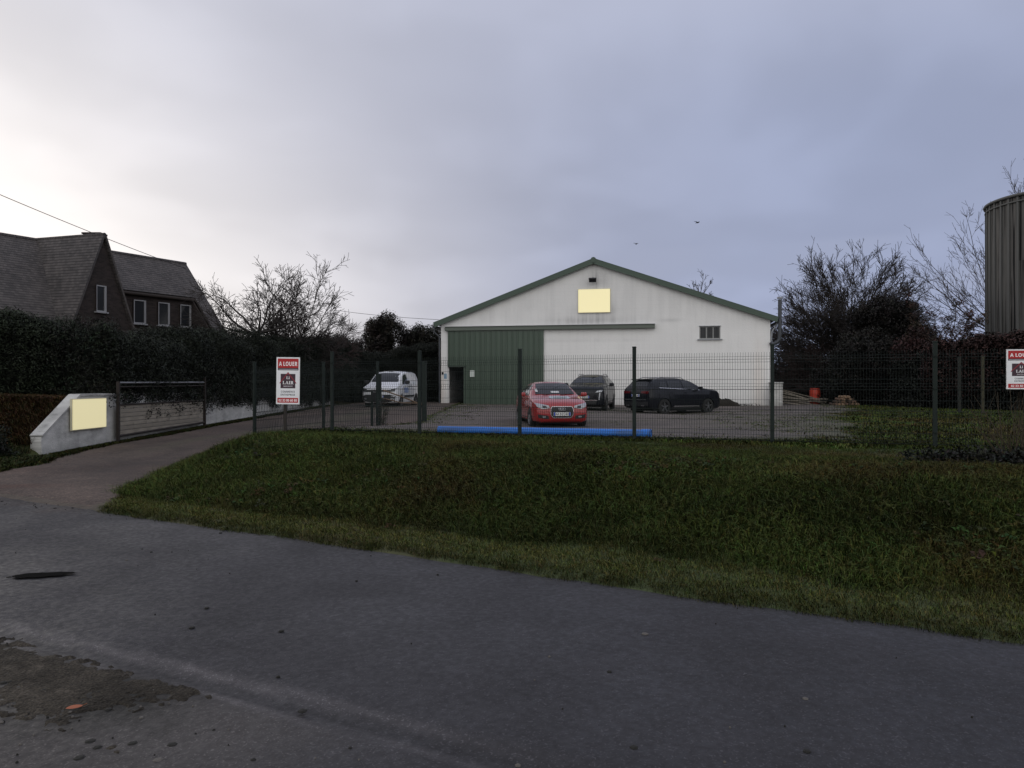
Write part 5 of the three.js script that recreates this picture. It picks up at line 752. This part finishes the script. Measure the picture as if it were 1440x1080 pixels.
// black crossovers
const darkAlloy = std([.10, .10, .105], .5, { metalness: .5 });
const suvPaint = paint([.005, .006, .010], 0); suvPaint.clearcoat = .4; suvPaint.specularIntensity = .3;
function suv(label, pos, turn, text) {
  const o = thing('black_suv', label, 'car', pos, turn);
  const { body, hull } = carBody([[2.225, .60, .34, .74, .80, .50], [2.20, .74, .27, .84, .90, .62], [2.13, .84, .24, .92, .98, .70], [1.98, .895, .23, 1.01, 1.08, .77], [1.6, .915, .23, 1.06, 1.13, .80], [1.2, .92, .23, 1.07, 1.18, .79], [.95, .92, .23, 1.08, 1.24, .77], [.60, .92, .23, 1.09, 1.44, .69], [.25, .92, .23, 1.08, 1.555, .62], [-.2, .92, .23, 1.11, 1.625, .615], [-1.0, .92, .23, 1.14, 1.62, .61], [-1.65, .915, .24, 1.18, 1.575, .60], [-1.90, .91, .26, 1.19, 1.50, .61], [-2.10, .895, .30, 1.15, 1.22, .73], [-2.18, .85, .34, 1.04, 1.09, .70], [-2.225, .7, .40, .86, .90, .55]], [[1.33, .40, .92], [-1.34, .40, .92]]);
  const b = part('body', body, suvPaint, o);
  part('windscreen', laid(hull, [[-.66, 1.25], [.66, 1.25], [.55, 1.52], [.28, 1.54], [-.28, 1.54], [-.55, 1.52]], 'front', .016), carGlass, o); part('rear_window', laid(hull, [[-.62, 1.25], [.62, 1.25], [.53, 1.49], [-.53, 1.49]], 'back'), carGlass, o); part('roof_spoiler', box(1.14, .03, .26, 0, 1.575, -1.85, .012), plastic, o);
  for (const s of ['left', 'right']) {
    part('side_window', laid(hull, [[.76, 1.12], [-.16, 1.14], [-.16, 1.50], [.16, 1.49]].reverse(), s), carGlass, o); part('side_window', laid(hull, [[-.24, 1.14], [-1.08, 1.18], [-1.02, 1.49], [-.24, 1.51]].reverse(), s), carGlass, o); part('side_window', laid(hull, [[-1.15, 1.19], [-1.60, 1.26], [-1.45, 1.44], [-1.12, 1.47]].reverse(), s), carGlass, o);
    part('window_trim', laid(hull, [[.82, 1.085], [-1.64, 1.19], [-1.64, 1.21], [.80, 1.105]].reverse(), s, .010), chrome, o);
    part('sill_strip', laid(hull, [[.78, .36], [-.80, .36], [-.80, .41], [.78, .40]].reverse(), s, .014), chrome, o); part('sill_cladding', laid(hull, [[.9, .24], [-.95, .24], [-.95, .35], [.9, .35]].reverse(), s, .012), plastic, o);
    seams(b, hull, [[[.92, .42], [.94, 1.05]], [[-.20, .42], [-.21, 1.12]], [[-1.0, .62], [-1.14, 1.15]]], s); for (const z of [-.12, -.98]) part('door_handle', laid(hull, rr(z, .97, .2, .03, .012), s, .03), suvPaint, o);
  }
  part('grille', laid(hull, [[-.40, .58], [.40, .58], [.52, .80], [.40, .86], [-.40, .86], [-.52, .80]], 'front', .010), std([.03, .03, .034], .35, { metalness: .6 }), o); part('lower_grille', laid(hull, [[-.55, .30], [.55, .30], [.60, .46], [-.60, .46]], 'front', .008), plastic, o); part('bumper_strip', laid(hull, [[-.62, .475], [.62, .475], [.60, .505], [-.60, .505]], 'front', .014), chrome, o);
  part('emblem', join([new THREE.CylinderGeometry(.06, .045, .012, 6).rotateX(Math.PI / 2).translate(0, .76, 2.235)]), chrome, o); plate(o, text, 0, .63, 2.25); plate(o, text, 0, .86, -2.235, true);
  for (const q of [0, 1]) { const f = q ? mir : (l) => l; part('headlight', laid(hull, f([[.52, .82], [.80, .86], [.84, .95], [.60, .90]]), 'front', .010), lampGlass, o); part('day_lamp', laid(hull, f([[.66, .50], [.71, .50], [.74, .82], [.70, .82]]), 'front', .012), lampGlass, o); part('tail_lamp', laid(hull, f([[.36, .96], [.80, .94], [.82, 1.06], [.36, 1.05]]), 'back', .010), tailRed, o); part('exhaust_trim', laid(hull, f(rr(.40, .40, .20, .05, .02)), 'back', .014), chrome, o); }
  part('tailgate_strip', laid(hull, [[-.70, .66], [.70, .66], [.70, .69], [-.70, .69]], 'back', .014), chrome, o); part('rear_bumper', laid(hull, [[-.78, .40], [.78, .40], [.80, .60], [-.80, .60]], 'back', .010), plastic, o);
  for (const s of [-1, 1]) { part('roof_rail', new Tubes().add([V(s * .56, 1.57, .1), V(s * .57, 1.665, -.1), V(s * .56, 1.66, -1.3), V(s * .55, 1.58, -1.6)], .018, 6, true).geo(), alloy, o); wheel(o, s * .815, 1.33, .355, .22, darkAlloy, 5); wheel(o, s * .815, -1.34, .355, .22, darkAlloy, 5); }
  mirrors(o, .96, 1.16, .70, suvPaint, 1.05); part('underbody', box(1.5, .2, 3.7, 0, .28, 0), blackish, o); return o;
}
{ const a = at(831, 540, 36), b = at(946, 540, 35.2); suv('black crossover with chrome bumper strip facing the lane behind the red car', [a.x, .40, a.z], -.25, 'FD 702 KB'); suv('black crossover seen from behind, pointing right along the white wall', [b.x, .235, b.z], 122 * Math.PI / 180, 'FW 413 RJ'); }
// white van
{
  const c = at(551, 540, 40), o = thing('white_van', 'white panel van with dark bumper and a blue sticker on its door', 'van', [c.x, .415, c.z], -8 * Math.PI / 180), wp = paint([.66, .67, .70], 0);
  const { body, hull } = carBody([[2.2, .64, .34, .74, .78, .55], [2.17, .78, .27, .86, .91, .64], [2.08, .865, .24, .96, 1.01, .70], [1.9, .91, .22, 1.03, 1.09, .76], [1.55, .925, .22, 1.08, 1.19, .77], [1.25, .925, .22, 1.11, 1.28, .76], [.85, .925, .22, 1.12, 1.58, .73], [.52, .925, .22, 1.13, 1.76, .705], [.15, .925, .22, 1.14, 1.83, .70], [-.4, .925, .22, 1.15, 1.85, .70], [-1.7, .925, .24, 1.16, 1.84, .70], [-2.08, .92, .26, 1.16, 1.80, .69], [-2.17, .90, .30, 1.15, 1.74, .68], [-2.2, .84, .36, 1.12, 1.66, .64]], [[1.32, .38, .925], [-1.40, .38, .925]]);
  const b = part('body', body, wp, o);
  part('windscreen', laid(hull, [[-.70, 1.29], [.70, 1.29], [.62, 1.72], [.3, 1.75], [-.3, 1.75], [-.62, 1.72]], 'front'), carGlass, o);
  for (const s of ['left', 'right']) { part('side_window', laid(hull, [[1.02, 1.17], [.02, 1.18], [.02, 1.68], [.36, 1.67], [.60, 1.58]].reverse(), s), carGlass, o); part('door_sticker', laid(hull, rr(.1, .74, .75, .26, .06), s, .006), std([.20, .26, .42], .5), o); part('side_rail', laid(hull, [[.95, .52], [-1.0, .52], [-1.0, .62], [.95, .62]].reverse(), s, .012), plastic, o); seams(b, hull, [[[1.04, .40], [1.08, 1.12]], [[-.03, .40], [-.04, 1.7]], [[-1.0, .45], [-1.02, 1.7]]], s); part('door_handle', laid(hull, rr(.06, 1.02, .2, .04, .015), s, .03), plastic, o); part('sliding_rail', laid(hull, [[-.1, 1.06], [-2.0, 1.06], [-2.0, 1.085], [-.1, 1.085]].reverse(), s, .008), plastic, o); }
  part('bumper', laid(hull, [[-.80, .30], [.80, .30], [.84, .60], [.60, .66], [-.60, .66], [-.84, .60]], 'front', .014), plastic, o); part('grille', laid(hull, [[-.62, .80], [.62, .80], [.66, .90], [-.66, .90]], 'front', .010), plastic, o); part('emblem', laid(hull, [[-.08, .82], [0, .87], [.08, .82], [.08, .845], [0, .895], [-.08, .845]], 'front', .018), chrome, o); plate(o, 'EX 518 PD', 0, .56, 2.225);
  for (const q of [0, 1]) { const f = q ? mir : (l) => l; part('headlight', laid(hull, f([[.56, .80], [.80, .82], [.84, .98], [.62, .94]]), 'front', .012), std([.04, .042, .046], .15), o); part('fog_lamp', laid(hull, f(rr(.60, .42, .12, .08, .03)), 'front', .018), lampGlass, o); part('tail_lamp', laid(hull, f(rr(.70, .8, .12, .5, .02)), 'back', .01), tailRed, o); }
  for (const z of [.35]) part('roof_vent', box(.24, .05, .3, 0, 1.865, z - .3, .015), plastic, o);
  mirrors(o, .98, 1.26, .86, plastic, 1.25); for (const s of [-1, 1]) { wheel(o, s * .81, 1.32, .325, .21, std([.12, .12, .125], .5, { metalness: .4 }), 7); wheel(o, s * .81, -1.40, .325, .21, std([.12, .12, .125], .5, { metalness: .4 }), 7); }
  part('underbody', box(1.5, .2, 3.7, 0, .28, 0), blackish, o);
}

scene.traverse((o) => { if (o.isMesh) { o.castShadow = true; o.receiveShadow = true; } });
renderer.render(scene, camera);
